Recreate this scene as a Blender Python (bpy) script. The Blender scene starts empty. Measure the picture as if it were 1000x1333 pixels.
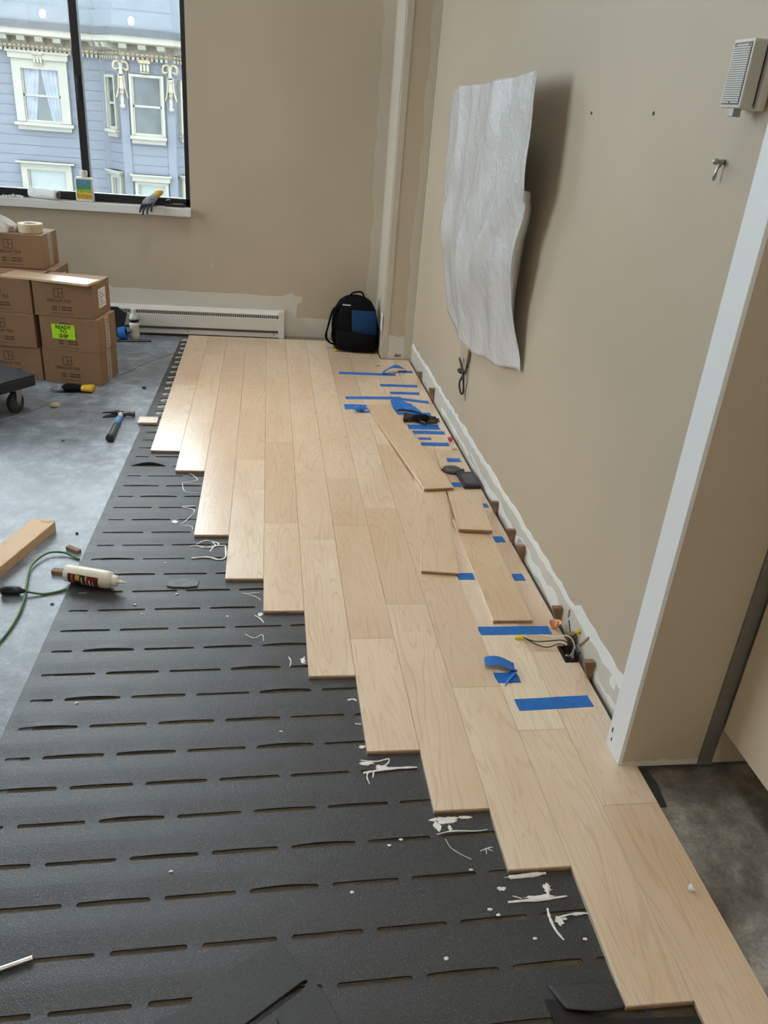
import bpy, bmesh, math, random
from mathutils import Matrix, Vector
random.seed(7)
R = math.radians
C = bpy.context.scene.collection
SC = bpy.context.scene

# ------------------------------------------------------------------ camera, sky, exposure
cam = bpy.data.objects.new('camera', bpy.data.cameras.new('camera'))
C.objects.link(cam)
cam.data.sensor_fit = 'VERTICAL'; cam.data.sensor_height = 36.0; cam.data.sensor_width = 27.0
cam.data.lens = 28.2805; cam.data.clip_start = 0.02
CAMZ = 1.568
cam.matrix_world = Matrix(((0.9891535, -0.0094565, -0.1465806, 0),
                           (-0.1262211, 0.4556582, -0.8811605, 0),
                           (0.0751234, 0.8901046, 0.4495223, CAMZ), (0, 0, 0, 1)))
SC.camera = cam
w = bpy.data.worlds.new('overcast'); SC.world = w; w.use_nodes = True
bg = w.node_tree.nodes['Background']
bg.inputs[0].default_value = (0.88, 0.94, 1.0, 1); bg.inputs[1].default_value = 5.0
vs = SC.view_settings
vs.view_transform = 'Standard'; vs.look = 'None'; vs.gamma = 1.0; vs.use_curve_mapping = False
vs.exposure = 1.2

# room extents
XL, YN, YB, ZC = -4.6, -7.0, 5.84, 4.3
WX0, WX1, WZ0, WZ1 = -4.3, -0.512, 0.86, 4.1          # back window opening
LY0, LY1, LZ0, LZ1 = 3.0, 5.6, 0.86, 4.1              # left window opening
def portal(name, loc, rot, sx, sy):
    l = bpy.data.lights.new(name, 'AREA'); l.shape = 'RECTANGLE'; l.size = sx; l.size_y = sy
    l.cycles.is_portal = True
    o = bpy.data.objects.new(name, l); C.objects.link(o); o.location = loc; o.rotation_euler = rot
portal('window_portal', ((WX0 + WX1) / 2, YB + 0.2, (WZ0 + WZ1) / 2), (R(-90), 0, 0), WX1 - WX0, WZ1 - WZ0)
portal('side_window_portal', (XL - 0.2, (LY0 + LY1) / 2, (LZ0 + LZ1) / 2), (0, R(-90), 0), LZ1 - LZ0, LY1 - LY0)

# ------------------------------------------------------------------ materials
def newmat(name):
    m = bpy.data.materials.new(name); m.use_nodes = True
    nt = m.node_tree; b = nt.nodes['Principled BSDF']
    return m, nt, b
def N(nt, typ, **kw):
    n = nt.nodes.new(typ)
    for k, v in kw.items(): setattr(n, k, v)
    return n
def ramp(nt, stops, fac):
    r = N(nt, 'ShaderNodeValToRGB')
    while len(r.color_ramp.elements) < len(stops): r.color_ramp.elements.new(0.5)
    for e, (p, c) in zip(r.color_ramp.elements, stops):
        e.position = p; e.color = (*c, 1) if len(c) == 3 else c
    nt.links.new(fac, r.inputs[0]); return r
def mix(nt, fac, a, b, mode='MIX'):
    n = N(nt, 'ShaderNodeMix', data_type='RGBA', blend_type=mode)
    for i, v in ((0, fac), (6, a), (7, b)):
        if hasattr(v, 'is_linked') or hasattr(v, 'links'): nt.links.new(v, n.inputs[i])
        elif isinstance(v, tuple): n.inputs[i].default_value = (*v, 1)
        else: n.inputs[i].default_value = v
    return n.outputs[2]
def noise(nt, vec, scale, detail=4, rough=0.55, dist=0.0):
    n = N(nt, 'ShaderNodeTexNoise'); n.inputs['Scale'].default_value = scale
    n.inputs['Detail'].default_value = detail; n.inputs['Roughness'].default_value = rough
    n.inputs['Distortion'].default_value = dist
    nt.links.new(vec, n.inputs['Vector']); return n.outputs['Fac']
def coords(nt, scale=(1, 1, 1)):
    t = N(nt, 'ShaderNodeTexCoord'); m = N(nt, 'ShaderNodeMapping')
    m.inputs['Scale'].default_value = scale
    nt.links.new(t.outputs['Object'], m.inputs['Vector']); return m.outputs[0]
def math_(nt, op, a, b=None):
    n = N(nt, 'ShaderNodeMath', operation=op)
    for i, v in ((0, a), (1, b)):
        if v is None: continue
        if isinstance(v, (int, float)): n.inputs[i].default_value = v
        else: nt.links.new(v, n.inputs[i])
    return n.outputs[0]
def bump(nt, b, h, strength, dist=0.002):
    n = N(nt, 'ShaderNodeBump'); n.inputs['Strength'].default_value = strength
    n.inputs['Distance'].default_value = dist
    nt.links.new(h, n.inputs['Height']); nt.links.new(n.outputs[0], b.inputs['Normal'])

def mat(name, col, rough=0.5, var=0.0, vscale=6, bmp=0.0, bscale=60, metal=0.0, spec=0.5, trans=0.0, emit=0):
    m, nt, b = newmat(name)
    b.inputs['Base Color'].default_value = (*col, 1); b.inputs['Roughness'].default_value = rough
    b.inputs['Metallic'].default_value = metal; b.inputs['Specular IOR Level'].default_value = spec
    if trans: b.inputs['Transmission Weight'].default_value = trans
    v = coords(nt)
    if var:
        n = noise(nt, v, vscale, 5)
        d = tuple(max(0, c * (1 - var)) for c in col); l = tuple(min(1, c * (1 + var)) for c in col)
        r = ramp(nt, [(0.3, d), (0.7, l)], n); nt.links.new(r.outputs[0], b.inputs['Base Color'])
    if bmp: bump(nt, b, noise(nt, v, bscale, 3), bmp)
    if emit: b.inputs['Emission Color'].default_value = (*col, 1); b.inputs['Emission Strength'].default_value = emit
    return m
M = {}
def wood(name, tones, line=0.22, rough=0.36, scale=1.0, coat=1.0):
    m, nt, b = newmat(name)
    t = N(nt, 'ShaderNodeTexCoord'); oi = N(nt, 'ShaderNodeObjectInfo')
    off = N(nt, 'ShaderNodeVectorMath', operation='SCALE'); off.inputs[0].default_value = (13.1, 37.7, 5.3)
    nt.links.new(oi.outputs['Random'], off.inputs['Scale'])
    ad = N(nt, 'ShaderNodeVectorMath', operation='ADD')
    nt.links.new(t.outputs['Object'], ad.inputs[0]); nt.links.new(off.outputs[0], ad.inputs[1])
    def mp(s):
        q = N(nt, 'ShaderNodeMapping'); q.inputs['Scale'].default_value = s
        nt.links.new(ad.outputs[0], q.inputs['Vector']); return q.outputs[0]
    base = ramp(nt, [(i / (len(tones) - 1), c) for i, c in enumerate(tones)], oi.outputs['Random']).outputs[0]
    # cathedral contours: level lines of a stretched field
    f1 = noise(nt, mp((8.5 * scale, 0.95 * scale, 8.5)), 1.0, 2.0, 0.5, 0.5)
    sn = math_(nt, 'SINE', math_(nt, 'MULTIPLY', f1, 120.0))
    ln = ramp(nt, [(0.80, (0, 0, 0)), (1.0, (1, 1, 1))], math_(nt, 'MULTIPLY_ADD', sn, 0.5)).outputs[0]
    ln.node.inputs[0].links[0].from_node.inputs[2].default_value = 0.5
    f2 = noise(nt, mp((2.2, 0.9, 2)), 2.0, 3)
    lnm = math_(nt, 'MULTIPLY', ln, math_(nt, 'MULTIPLY', f2, line * 1.7))
    fine = noise(nt, mp((170, 9, 170)), 1.0, 3, 0.6)
    cloud = noise(nt, mp((5, 1.6, 5)), 1.3, 3)
    c1 = mix(nt, math_(nt, 'MULTIPLY', ramp(nt, [(0.4, (0, 0, 0)), (0.75, (1, 1, 1))], cloud).outputs[0], 0.45), base, tuple(x * y for x, y in zip(tones[0], (0.84, 0.74, 0.62))))
    c2 = mix(nt, lnm, c1, tuple(x * y for x, y in zip(tones[0], (0.48, 0.35, 0.25))))
    c3 = mix(nt, math_(nt, 'MULTIPLY', ramp(nt, [(0.5, (0, 0, 0)), (0.8, (1, 1, 1))], fine).outputs[0], 0.22), c2, tuple(x * y for x, y in zip(tones[0], (0.6, 0.5, 0.4))))
    nt.links.new(c3, b.inputs['Base Color'])
    b.inputs['Roughness'].default_value = rough
    bump(nt, b, fine, 0.06, 0.001)
    b.inputs['Coat Weight'].default_value = coat; b.inputs['Coat Roughness'].default_value = 0.27; b.inputs['Coat IOR'].default_value = 1.7
    return m
MAPLE = [(0.66, 0.49, 0.335), (0.76, 0.61, 0.445), (0.69, 0.525, 0.375), (0.80, 0.675, 0.52), (0.72, 0.535, 0.385), (0.77, 0.63, 0.46), (0.63, 0.455, 0.31)]
M['maple'] = wood('maple', MAPLE)
M['maple_loose'] = wood('maple_loose', [(0.66, 0.48, 0.31), (0.72, 0.55, 0.375)], rough=0.34)
M['ply_edge'] = mat('plank_core', (0.30, 0.175, 0.10), 0.7, 0.3, 40)
M['pine'] = wood('pine', [(0.66, 0.45, 0.27), (0.70, 0.50, 0.30)], line=0.2, rough=0.6, coat=0.0)
M['wedge'] = mat('brown_wedge', (0.25, 0.155, 0.09), 0.75, 0.25, 30)

def wallpaint(name, col, var=0.05):
    m, nt, b = newmat(name)
    v = coords(nt); n1 = noise(nt, v, 1.3, 4); n2 = noise(nt, v, 160, 2)
    r = ramp(nt, [(0.3, tuple(c * (1 - var) for c in col)), (0.7, tuple(c * (1 + var) for c in col))], n1)
    nt.links.new(r.outputs[0], b.inputs['Base Color']); b.inputs['Roughness'].default_value = 0.55
    bump(nt, b, n2, 0.10, 0.001); return m
M['wall'] = wallpaint('beige_paint', (0.47, 0.40, 0.30))
M['primer'] = wallpaint('white_primer', (0.59, 0.565, 0.50), 0.07)
M['compound'] = wallpaint('joint_compound', (0.52, 0.475, 0.39), 0.06)
M['spackle'] = wallpaint('white_spackle', (0.78, 0.79, 0.78), 0.05)
M['bead'] = wallpaint('bare_corner_bead', (0.50, 0.455, 0.375), 0.05)
M['trim'] = wallpaint('white_primed_board', (0.74, 0.76, 0.78), 0.03)
M['ceiling'] = wallpaint('white_ceiling', (0.75, 0.74, 0.71))
def concrete(name, c0, c1, c2, rough):
    m, nt, b = newmat(name)
    v = coords(nt)
    n1 = noise(nt, v, 2.2, 6, 0.62, 0.4); n2 = noise(nt, v, 11, 9, 0.72, 0.15); n3 = noise(nt, v, 120, 3)
    a = ramp(nt, [(0.32, c0), (0.5, c1), (0.68, c2)], n1).outputs[0]
    k = ramp(nt, [(0.38, (0.66, 0.66, 0.66)), (0.50, (0.98, 0.98, 0.98)), (0.62, (1.5, 1.5, 1.5))], n2).outputs[0]
    c = mix(nt, 0.8, a, k, 'MULTIPLY')
    k2 = ramp(nt, [(0.3, (0.7, 0.7, 0.7)), (0.7, (1.2, 1.2, 1.2))], n3).outputs[0]
    c = mix(nt, 0.7, c, k2, 'MULTIPLY')
    nt.links.new(c, b.inputs['Base Color'])
    rr = ramp(nt, [(0.3, (rough - .03,) * 3), (0.7, (rough + .14,) * 3)], n1)
    nt.links.new(rr.outputs[0], b.inputs['Roughness']); bump(nt, b, n3, 0.10, 0.001); return m
M['slab'] = concrete('concrete', (0.125, 0.145, 0.17), (0.185, 0.212, 0.245), (0.25, 0.285, 0.325), 0.31)
M['hallslab'] = concrete('stained_concrete', (0.10, 0.085, 0.07), (0.25, 0.24, 0.22), (0.42, 0.41, 0.385), 0.5)
M['residue'] = concrete('old_adhesive_residue', (0.035, 0.025, 0.014), (0.075, 0.055, 0.032), (0.14, 0.11, 0.07), 0.55)
def foam():
    m, nt, b = newmat('black_foam')
    v = coords(nt); n = noise(nt, v, 300, 2, 0.8); n2 = noise(nt, v, 3, 4)
    r = ramp(nt, [(0.35, (0.018, 0.019, 0.021)), (0.6, (0.036, 0.038, 0.041)), (0.72, (0.13, 0.135, 0.145))], n)  # rare pale specks put the foam grain's sparkle into its colour
    c = mix(nt, 0.6, r.outputs[0], ramp(nt, [(0.3, (0.75,) * 3), (0.7, (1.2,) * 3)], n2).outputs[0], 'MULTIPLY')
    nt.links.new(c, b.inputs['Base Color']); b.inputs['Roughness'].default_value = 0.40; b.inputs['Specular IOR Level'].default_value = 0.65
    bump(nt, b, n, 0.6, 0.002); return m
M['foam'] = foam()
M['foamoff'] = mat('dark_foam_offcut', (0.030, 0.034, 0.038), 0.45, 0.5, 280, 0.5, 300, spec=0.6)
def glass(name, tint, refl=1.0, rough=0.0):
    m = bpy.data.materials.new(name); m.use_nodes = True; nt = m.node_tree
    for n in list(nt.nodes): nt.nodes.remove(n)
    o = N(nt, 'ShaderNodeOutputMaterial'); tr = N(nt, 'ShaderNodeBsdfTransparent'); gl = N(nt, 'ShaderNodeBsdfGlossy')
    tr.inputs[0].default_value = (*tint, 1); gl.inputs['Roughness'].default_value = rough
    fr = N(nt, 'ShaderNodeFresnel'); fr.inputs[0].default_value = 1.5
    f = math_(nt, 'MULTIPLY', fr.outputs[0], refl)
    mx = N(nt, 'ShaderNodeMixShader'); nt.links.new(f, mx.inputs[0])
    nt.links.new(tr.outputs[0], mx.inputs[1]); nt.links.new(gl.outputs[0], mx.inputs[2]); nt.links.new(mx.outputs[0], o.inputs[0])
    return m
M['glass'] = glass('window_glass', (0.90, 0.93, 0.93))
M['clear'] = glass('clear_plastic', (0.80, 0.82, 0.80), 1.5, 0.1)
M['black'] = mat('black_frame', (0.008, 0.008, 0.009), 0.4)
M['blackfab'] = mat('black_fabric', (0.0035, 0.0035, 0.0045), 0.9, 0.4, 60, 0.3, 300, spec=0.15)
M['blackplastic'] = mat('black_plastic', (0.012, 0.012, 0.013), 0.38)
M['rubber'] = mat('dark_rubber', (0.03, 0.03, 0.032), 0.6)
M['greyplastic'] = mat('grey_plastic', (0.06, 0.063, 0.068), 0.42, 0.15, 50)
M['bluefab'] = mat('blue_fabric', (0.005, 0.032, 0.095), 0.85, 0.2, 60, 0.2, 300, spec=0.2)
M['sill'] = mat('white_sill', (0.70, 0.70, 0.69), 0.4, 0.03)
M['heater'] = mat('white_enamel', (0.62, 0.61, 0.57), 0.4, 0.04, 8)
M['heaterdark'] = mat('heater_grille', (0.16, 0.155, 0.14), 0.5)
M['bluetape'] = mat('blue_tape', (0.008, 0.14, 0.50), 0.55, 0.15, 40, 0.1, 120)
M['card'] = mat('cardboard', (0.25, 0.14, 0.07), 0.75, 0.07, 5, 0.05, 90)
M['ink'] = mat('brown_ink', (0.055, 0.030, 0.016), 0.8)
M['blackink'] = mat('black_ink', (0.010, 0.012, 0.008), 0.7)
M['neon'] = mat('neon_label', (0.42, 0.78, 0.01), 0.5)
M['paper'] = mat('white_paper', (0.70, 0.70, 0.69), 0.6)
M['packtape'] = mat('clear_packing_tape', (0.42, 0.34, 0.27), 0.25, 0.15, 30)
M['glue'] = mat('white_glue', (0.80, 0.80, 0.78), 0.3, 0.05, 60)
M['metal'] = mat('brushed_metal', (0.42, 0.41, 0.39), 0.35, 0.1, 30, metal=0.9)
M['darkmetal'] = mat('dark_steel', (0.10, 0.10, 0.10), 0.35, 0.1, 30, metal=0.9)
M['track'] = mat('dull_metal_track', (0.22, 0.21, 0.19), 0.5, 0.15, 20, metal=0.6)
M['whiteplastic'] = mat('white_plastic', (0.72, 0.70, 0.64), 0.35)
M['fleece'] = mat('white_fleece', (0.78, 0.78, 0.76), 0.9, 0.1, 60, 0.8, 200)
M['yellow'] = mat('yellow_rubber', (0.55, 0.33, 0.01), 0.5)
M['wirenut'] = mat('yellow_wirenut', (0.75, 0.62, 0.03), 0.4)
M['glovegrey'] = mat('grey_glove_knit', (0.20, 0.21, 0.22), 0.8, 0.4, 50, 0.4, 250)
M['green'] = mat('green_cord', (0.055, 0.16, 0.035), 0.45)
M['bluehandle'] = mat('blue_handle', (0.10, 0.27, 0.62), 0.4)
M['silver'] = mat('silver_tape', (0.55, 0.56, 0.55), 0.35)
M['carpet'] = mat('black_carpet', (0.030, 0.032, 0.036), 0.95, 0.7, 250, 0.8, 300)
M['pink'] = mat('pink_scrap', (0.50, 0.05, 0.10), 0.6)
M['tan'] = mat('tan_chip', (0.55, 0.45, 0.30), 0.7, 0.1, 50)
M['copper'] = mat('copper', (0.75, 0.42, 0.27), 0.35, metal=0.8)
M['labelred'] = mat('dark_red_label', (0.14, 0.012, 0.014), 0.4)
M['labelblack'] = mat('dark_label', (0.012, 0.010, 0.010), 0.4)
M['labelyellow'] = mat('yellow_print', (0.60, 0.36, 0.03), 0.4)
M['labelorange'] = mat('red_print', (0.50, 0.06, 0.03), 0.4)
M['cream'] = mat('cream_plastic', (0.70, 0.66, 0.56), 0.35, 0.04, 30)
M['doorpaint'] = wallpaint('door_paint', (0.64, 0.545, 0.42), 0.03)
M['lamp'] = mat('lamp_globe', (1.0, 0.93, 0.82), 0.5, emit=150)
def wrapmat():
    m, nt, b = newmat('foam_wrap')
    v = coords(nt); n = noise(nt, v, 150, 2, 0.7); n2 = noise(nt, v, 9, 5, 0.65, 0.8)
    vo = N(nt, 'ShaderNodeTexVoronoi'); vo.inputs['Scale'].default_value = 42; nt.links.new(v, vo.inputs['Vector'])
    b.inputs['Base Color'].default_value = (0.78, 0.79, 0.80, 1); b.inputs['Roughness'].default_value = 0.24
    b.inputs['Specular IOR Level'].default_value = 0.8
    b.inputs['Coat Weight'].default_value = 0.8; b.inputs['Coat Roughness'].default_value = 0.08
    s = math_(nt, 'ADD', math_(nt, 'MULTIPLY', n, 0.35), math_(nt, 'MULTIPLY', n2, 2.6))
    s = math_(nt, 'ADD', s, math_(nt, 'MULTIPLY', vo.outputs['Distance'], 0.22))
    bump(nt, b, s, 0.55, 0.012)
    nt.links.new(nt.nodes['Bump'].outputs[0], b.inputs['Coat Normal'])
    tl = N(nt, 'ShaderNodeBsdfTranslucent'); tl.inputs[0].default_value = (0.70, 0.71, 0.72, 1)
    mx = N(nt, 'ShaderNodeMixShader'); mx.inputs[0].default_value = 0.18
    out = nt.nodes['Material Output']
    nt.links.new(b.outputs[0], mx.inputs[1]); nt.links.new(tl.outputs[0], mx.inputs[2]); nt.links.new(mx.outputs[0], out.inputs[0])
    return m
M['wrap'] = wrapmat()
# street side
M['fblue'] = mat('bluegrey_siding', (0.088, 0.101, 0.122), 0.7, 0.06, 2)
M['fcream'] = mat('cream_trim', (0.185, 0.185, 0.155), 0.6, 0.05, 4)
M['ftan'] = mat('tan_cornice', (0.125, 0.11, 0.08), 0.7, 0.12, 6)
M['fgold'] = mat('gilded_plaster', (0.2, 0.17, 0.11), 0.6, 0.25, 20)
M['froof'] = mat('slate_roof', (0.092, 0.112, 0.132), 0.75, 0.05, 3)
M['fgutter'] = mat('grey_gutter', (0.038, 0.046, 0.055), 0.7, 0.2, 12)
M['fglass'] = mat('far_pane', (0.034, 0.044, 0.046), 0.25, 0.35, 3)
M['fglass2'] = mat('far_pane_pale', (0.135, 0.16, 0.155), 0.3, 0.12, 2)
M['fcurtain'] = mat('white_curtain', (0.16, 0.18, 0.21), 0.8, 0.2, 5)
M['asphalt'] = mat('asphalt', (0.08, 0.08, 0.085), 0.9, 0.2, 4)

# ------------------------------------------------------------------ mesh helpers
class MB:
    def __init__(s): s.v = []; s.f = []
    def add(s, vs, fs, mtx=None):
        o = len(s.v)
        for p in vs:
            p = Vector(p)
            if mtx is not None: p = mtx @ p
            s.v.append(tuple(p))
        for f in fs: s.f.append(tuple(i + o for i in f))
        return s
    def box(s, x0, x1, y0, y1, z0, z1, mtx=None):
        return s.add([(x0, y0, z0), (x1, y0, z0), (x1, y1, z0), (x0, y1, z0), (x0, y0, z1), (x1, y0, z1), (x1, y1, z1), (x0, y1, z1)],
                     [(3, 2, 1, 0), (4, 5, 6, 7), (0, 1, 5, 4), (1, 2, 6, 5), (2, 3, 7, 6), (3, 0, 4, 7)], mtx)
    def prism(s, pts, z0, z1, mtx=None):
        a = sum(pts[i][0] * pts[(i + 1) % len(pts)][1] - pts[(i + 1) % len(pts)][0] * pts[i][1] for i in range(len(pts)))
        if a < 0: pts = pts[::-1]
        n = len(pts)
        return s.add([(p[0], p[1], z0) for p in pts] + [(p[0], p[1], z1) for p in pts],
                     [tuple(range(n - 1, -1, -1)), tuple(range(n, 2 * n))] + [(i, (i + 1) % n, n + (i + 1) % n, n + i) for i in range(n)], mtx)
    def lathe(s, prof, n=20, mtx=None):
        vs, fs = [], []
        for r, z in prof:
            for k in range(n):
                a = 2 * math.pi * k / n; vs.append((r * math.cos(a), r * math.sin(a), z))
        for j in range(len(prof) - 1):
            for k in range(n):
                k2 = (k + 1) % n; fs.append((j * n + k, j * n + k2, (j + 1) * n + k2, (j + 1) * n + k))
        fs.append(tuple(range(n - 1, -1, -1))); fs.append(tuple(range((len(prof) - 1) * n, len(prof) * n)))
        return s.add(vs, fs, mtx)
    def tube(s, path, r, n=8, flat=1.0):
        path = [Vector(p) for p in path]; m = len(path)
        rs = r if isinstance(r, (list, tuple)) else [r] * m
        vs, fs = [], []; up = Vector((0, 0, 1))
        for i, p in enumerate(path):
            t = (path[min(i + 1, m - 1)] - path[max(i - 1, 0)]).normalized()
            u = t.cross(up)
            if u.length < 1e-3: u = t.cross(Vector((1, 0, 0)))
            u.normalize(); q = u.cross(t).normalized()
            for k in range(n):
                a = 2 * math.pi * k / n
                vs.append(tuple(p + u * (rs[i] * math.cos(a)) + q * (rs[i] * flat * math.sin(a))))
        for i in range(m - 1):
            for k in range(n):
                k2 = (k + 1) % n; fs.append((i * n + k, i * n + k2, (i + 1) * n + k2, (i + 1) * n + k))
        fs.append(tuple(range(n - 1, -1, -1))); fs.append(tuple(range((m - 1) * n, m * n)))
        return s.add(vs, fs)
    def grid(s, fn, nu, nv):
        vs = [fn(i / nu, j / nv) for j in range(nv + 1) for i in range(nu + 1)]
        fs = [(j * (nu + 1) + i, j * (nu + 1) + i + 1, (j + 1) * (nu + 1) + i + 1, (j + 1) * (nu + 1) + i) for j in range(nv) for i in range(nu)]
        return s.add(vs, fs)
    def build(s, name, m, parent=None, bevel=0.0, seg=1, smooth=False, solid=0.0, sub=0, loc=(0, 0, 0), rot=(0, 0, 0), fix=False):
        me = bpy.data.meshes.new(name); me.from_pydata(s.v, [], s.f)
        if bevel or fix:
            bm = bmesh.new(); bm.from_mesh(me)
            if fix: bmesh.ops.recalc_face_normals(bm, faces=bm.faces)
            if bevel:
                es = [e for e in bm.edges if len(e.link_faces) == 2 and e.calc_face_angle(0) > 0.6]
                bmesh.ops.bevel(bm, geom=es, offset=bevel, segments=seg, affect='EDGES', profile=0.5)
            bm.to_mesh(me); bm.free()
        if smooth:
            for p in me.polygons: p.use_smooth = True
        me.materials.append(M[m]); me.update()
        o = bpy.data.objects.new(name, me); C.objects.link(o); o.location = loc; o.rotation_euler = rot
        if parent: o.parent = parent
        if solid:
            k = o.modifiers.new('solid', 'SOLIDIFY'); k.thickness = solid; k.offset = 0
        if sub:
            k = o.modifiers.new('sub', 'SUBSURF'); k.levels = sub; k.render_levels = sub
        return o
def tag(o, label, cat, group=None, kind=None):
    o['label'] = label; o['category'] = cat
    if group: o['group'] = group
    if kind: o['kind'] = kind
    return o
def struct(o): o['kind'] = 'structure'; return o
def thing(name, label, cat, loc=(0, 0, 0), rotz=0, group=None):
    o = bpy.data.objects.new(name, None); C.objects.link(o); o.empty_display_size = 0.05
    o.location = loc; o.rotation_euler = (0, 0, rotz)
    return tag(o, label, cat, group)
def copy_tree(o, parent=None):
    c = o.copy(); C.objects.link(c); c.parent = parent
    for ch in list(o.children): copy_tree(ch, c)
    return c
def text(body, size, m, mtx, parent, name='lettering', align='CENTER', bold=0.0):
    cu = bpy.data.curves.new(name, 'FONT'); cu.body = body; cu.size = size; cu.align_x = align; cu.align_y = 'CENTER'
    cu.extrude = 0.0002; cu.resolution_u = 2; cu.offset = bold
    o = bpy.data.objects.new('tmp', cu); C.objects.link(o)
    bpy.context.view_layer.update()
    me = bpy.data.meshes.new_from_object(o.evaluated_get(bpy.context.evaluated_depsgraph_get()))
    bpy.data.objects.remove(o); bpy.data.curves.remove(cu)
    me.transform(mtx); me.materials.clear(); me.materials.append(M[m]); me.name = name
    r = bpy.data.objects.new(name, me); C.objects.link(r); r.parent = parent
    return r
def rect_prism_pts(cx, cy, lx, ly, a):
    c, s_ = math.cos(a), math.sin(a)
    return [(cx + c * u * lx / 2 - s_ * v * ly / 2, cy + s_ * u * lx / 2 + c * v * ly / 2) for u, v in ((-1, -1), (1, -1), (1, 1), (-1, 1))]
def jag(p0, p1, n, amp, rnd):
    out = []
    dx, dy = p1[0] - p0[0], p1[1] - p0[1]; L = math.hypot(dx, dy)
    for i in range(1, n):
        t = i / n; k = rnd.uniform(-amp, amp)
        out.append((p0[0] + dx * t - dy / L * k, p0[1] + dy * t + dx / L * k))
    return out
MY = Matrix(((1, 0, 0, 0), (0, 0, 1, 0), (0, 1, 0, 0), (0, 0, 0, 1)))      # prism (x,z) profile extruded along y
def walls_patch_back(pts, y, th, m, parent, name='primer_patch'):
    return MB().prism(pts, y - th, y, MY).build(name, m, parent, fix=True)

# ------------------------------------------------------------------ setting: shell
PT = 0.018                       # top of the planks
def xw(y): return 1.027 - 0.0105 * (y - 1.6)       # face of the right wall
def xe(y): return xw(y) - 0.017                     # right edge of the planks
def crackline(x): return 4.24 + (x + 1.201) * 1.93 + 0.02 * math.sin(x * 23)
b = MB()
xs = [XL + (2.2 - XL) * i / 60 for i in range(61)]
clampy = lambda y: max(YN + .05, min(YB - .05, y))
near = [(x, clampy(crackline(x) - 0.007)) for x in xs]; far = [(x, clampy(crackline(x) + 0.007)) for x in xs]
b.prism([(XL - .2, YN - .2), (2.2, YN - .2)] + near[::-1] + [(XL - .2, near[0][1])], -0.12, 0.0)
b.prism([(XL - .2, far[0][1])] + far + [(2.2, YB + .2), (XL - .2, YB + .2)], -0.12, 0.0)
b.box(XL - .2, 2.2, YN - .2, YB + .2, -0.2, -0.02)
floor = struct(b.build('floor', 'slab', fix=True))
MB().prism([(-.64, .45), (1.0, .45), (1.0, 1.5), (.98, 5.3), (.78, 5.74), (-.54, 5.74)], -.005, .0003).build('adhesive_residue', 'residue', floor, fix=True)
hall = struct(MB().prism([(0.99, -3), (2.1, -3), (2.1, 1.54), (0.99, 1.54)], -0.01, 0.0006).build('floor', 'hallslab', fix=True))
struct(MB().box(XL - .2, 2.3, YN - .2, YB + .25, ZC, ZC + .12).build('ceiling', 'ceiling'))

b = MB()
b.box(WX1, 1.6, YB, YB + .22, -.1, ZC); b.box(XL - .2, WX0, YB, YB + .22, -.1, ZC)
b.box(WX0, WX1, YB, YB + .22, -.1, WZ0); b.box(WX0, WX1, YB, YB + .22, WZ1, ZC)
wall_back = struct(b.build('wall_back', 'wall'))
b = MB()
b.box(XL - .2, XL, YN, LY0, -.1, ZC); b.box(XL - .2, XL, LY1, YB + .22, -.1, ZC)
b.box(XL - .2, XL, LY0, LY1, -.1, LZ0); b.box(XL - .2, XL, LY0, LY1, LZ1, ZC)
struct(b.build('wall_left', 'wall'))
struct(MB().box(XL - .2, 2.3, YN - .2, YN, -.1, ZC).build('wall_near', 'wall'))
wall_right = struct(MB().prism([(xw(1.6), 1.6), (1.6, 1.6), (1.6, YB), (xw(YB), YB)], -.1, ZC).build('wall_right', 'wall', fix=True))
wall_hall = struct(MB().box(0.966, 2.1, 1.536, 1.618, 0.012, ZC).build('wall_hall', 'wall', bevel=0.002))
struct(MB().box(1.9, 2.1, YN, 1.55, -.1, ZC).build('wall_hall_side', 'wall'))
CX, CY = 0.785, 5.36
wall_corner = struct(MB().box(CX, 1.2, CY, YB + .02, 0, ZC).build('wall_corner', 'wall'))
# end board of the right wall, white primed
t1 = struct(MB().box(0.956, 0.967, 1.534, 1.622, 0.019, ZC).build('trim_1', 'trim', bevel=0.001))
b = MB()
for z, s_ in ((0.075, .006), (0.05, .004)):
    b.box(0.9548, 0.957, 1.585 + z * .2, 1.585 + z * .2 + s_, z, z + s_ * 2.5)
b.build('nail_dent', 'greyplastic', t1)
# metal track strip and door
struct(MB().box(1.188, 1.228, 1.528, 1.5385, 0.014, 2.3).build('trim_2', 'track', bevel=0.001))
d = struct(MB().box(1.222, 1.262, 0.55, 1.520, 0.145, 2.25).build('door_1', 'doorpaint', bevel=0.003))
# torn drywall nibble at the wall foot
MB().prism([(1.06, .013), (1.068, .026), (1.078, .022), (1.09, .031), (1.086, .016), (1.10, .013)], 1.5345, 1.537, MY).build('chipped_drywall', 'wedge', wall_hall, fix=True)
# ragged primer line at wall foot
rnd = random.Random(3)
MB().prism([(0.967, .0125), (1.19, .0125), (1.19, .03)] + jag((1.19, .03), (0.967, .03), 14, .004, rnd) + [(0.967, .028)], 1.5343, 1.5365, MY).build('primer_patch', 'primer', wall_hall, fix=True)

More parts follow.
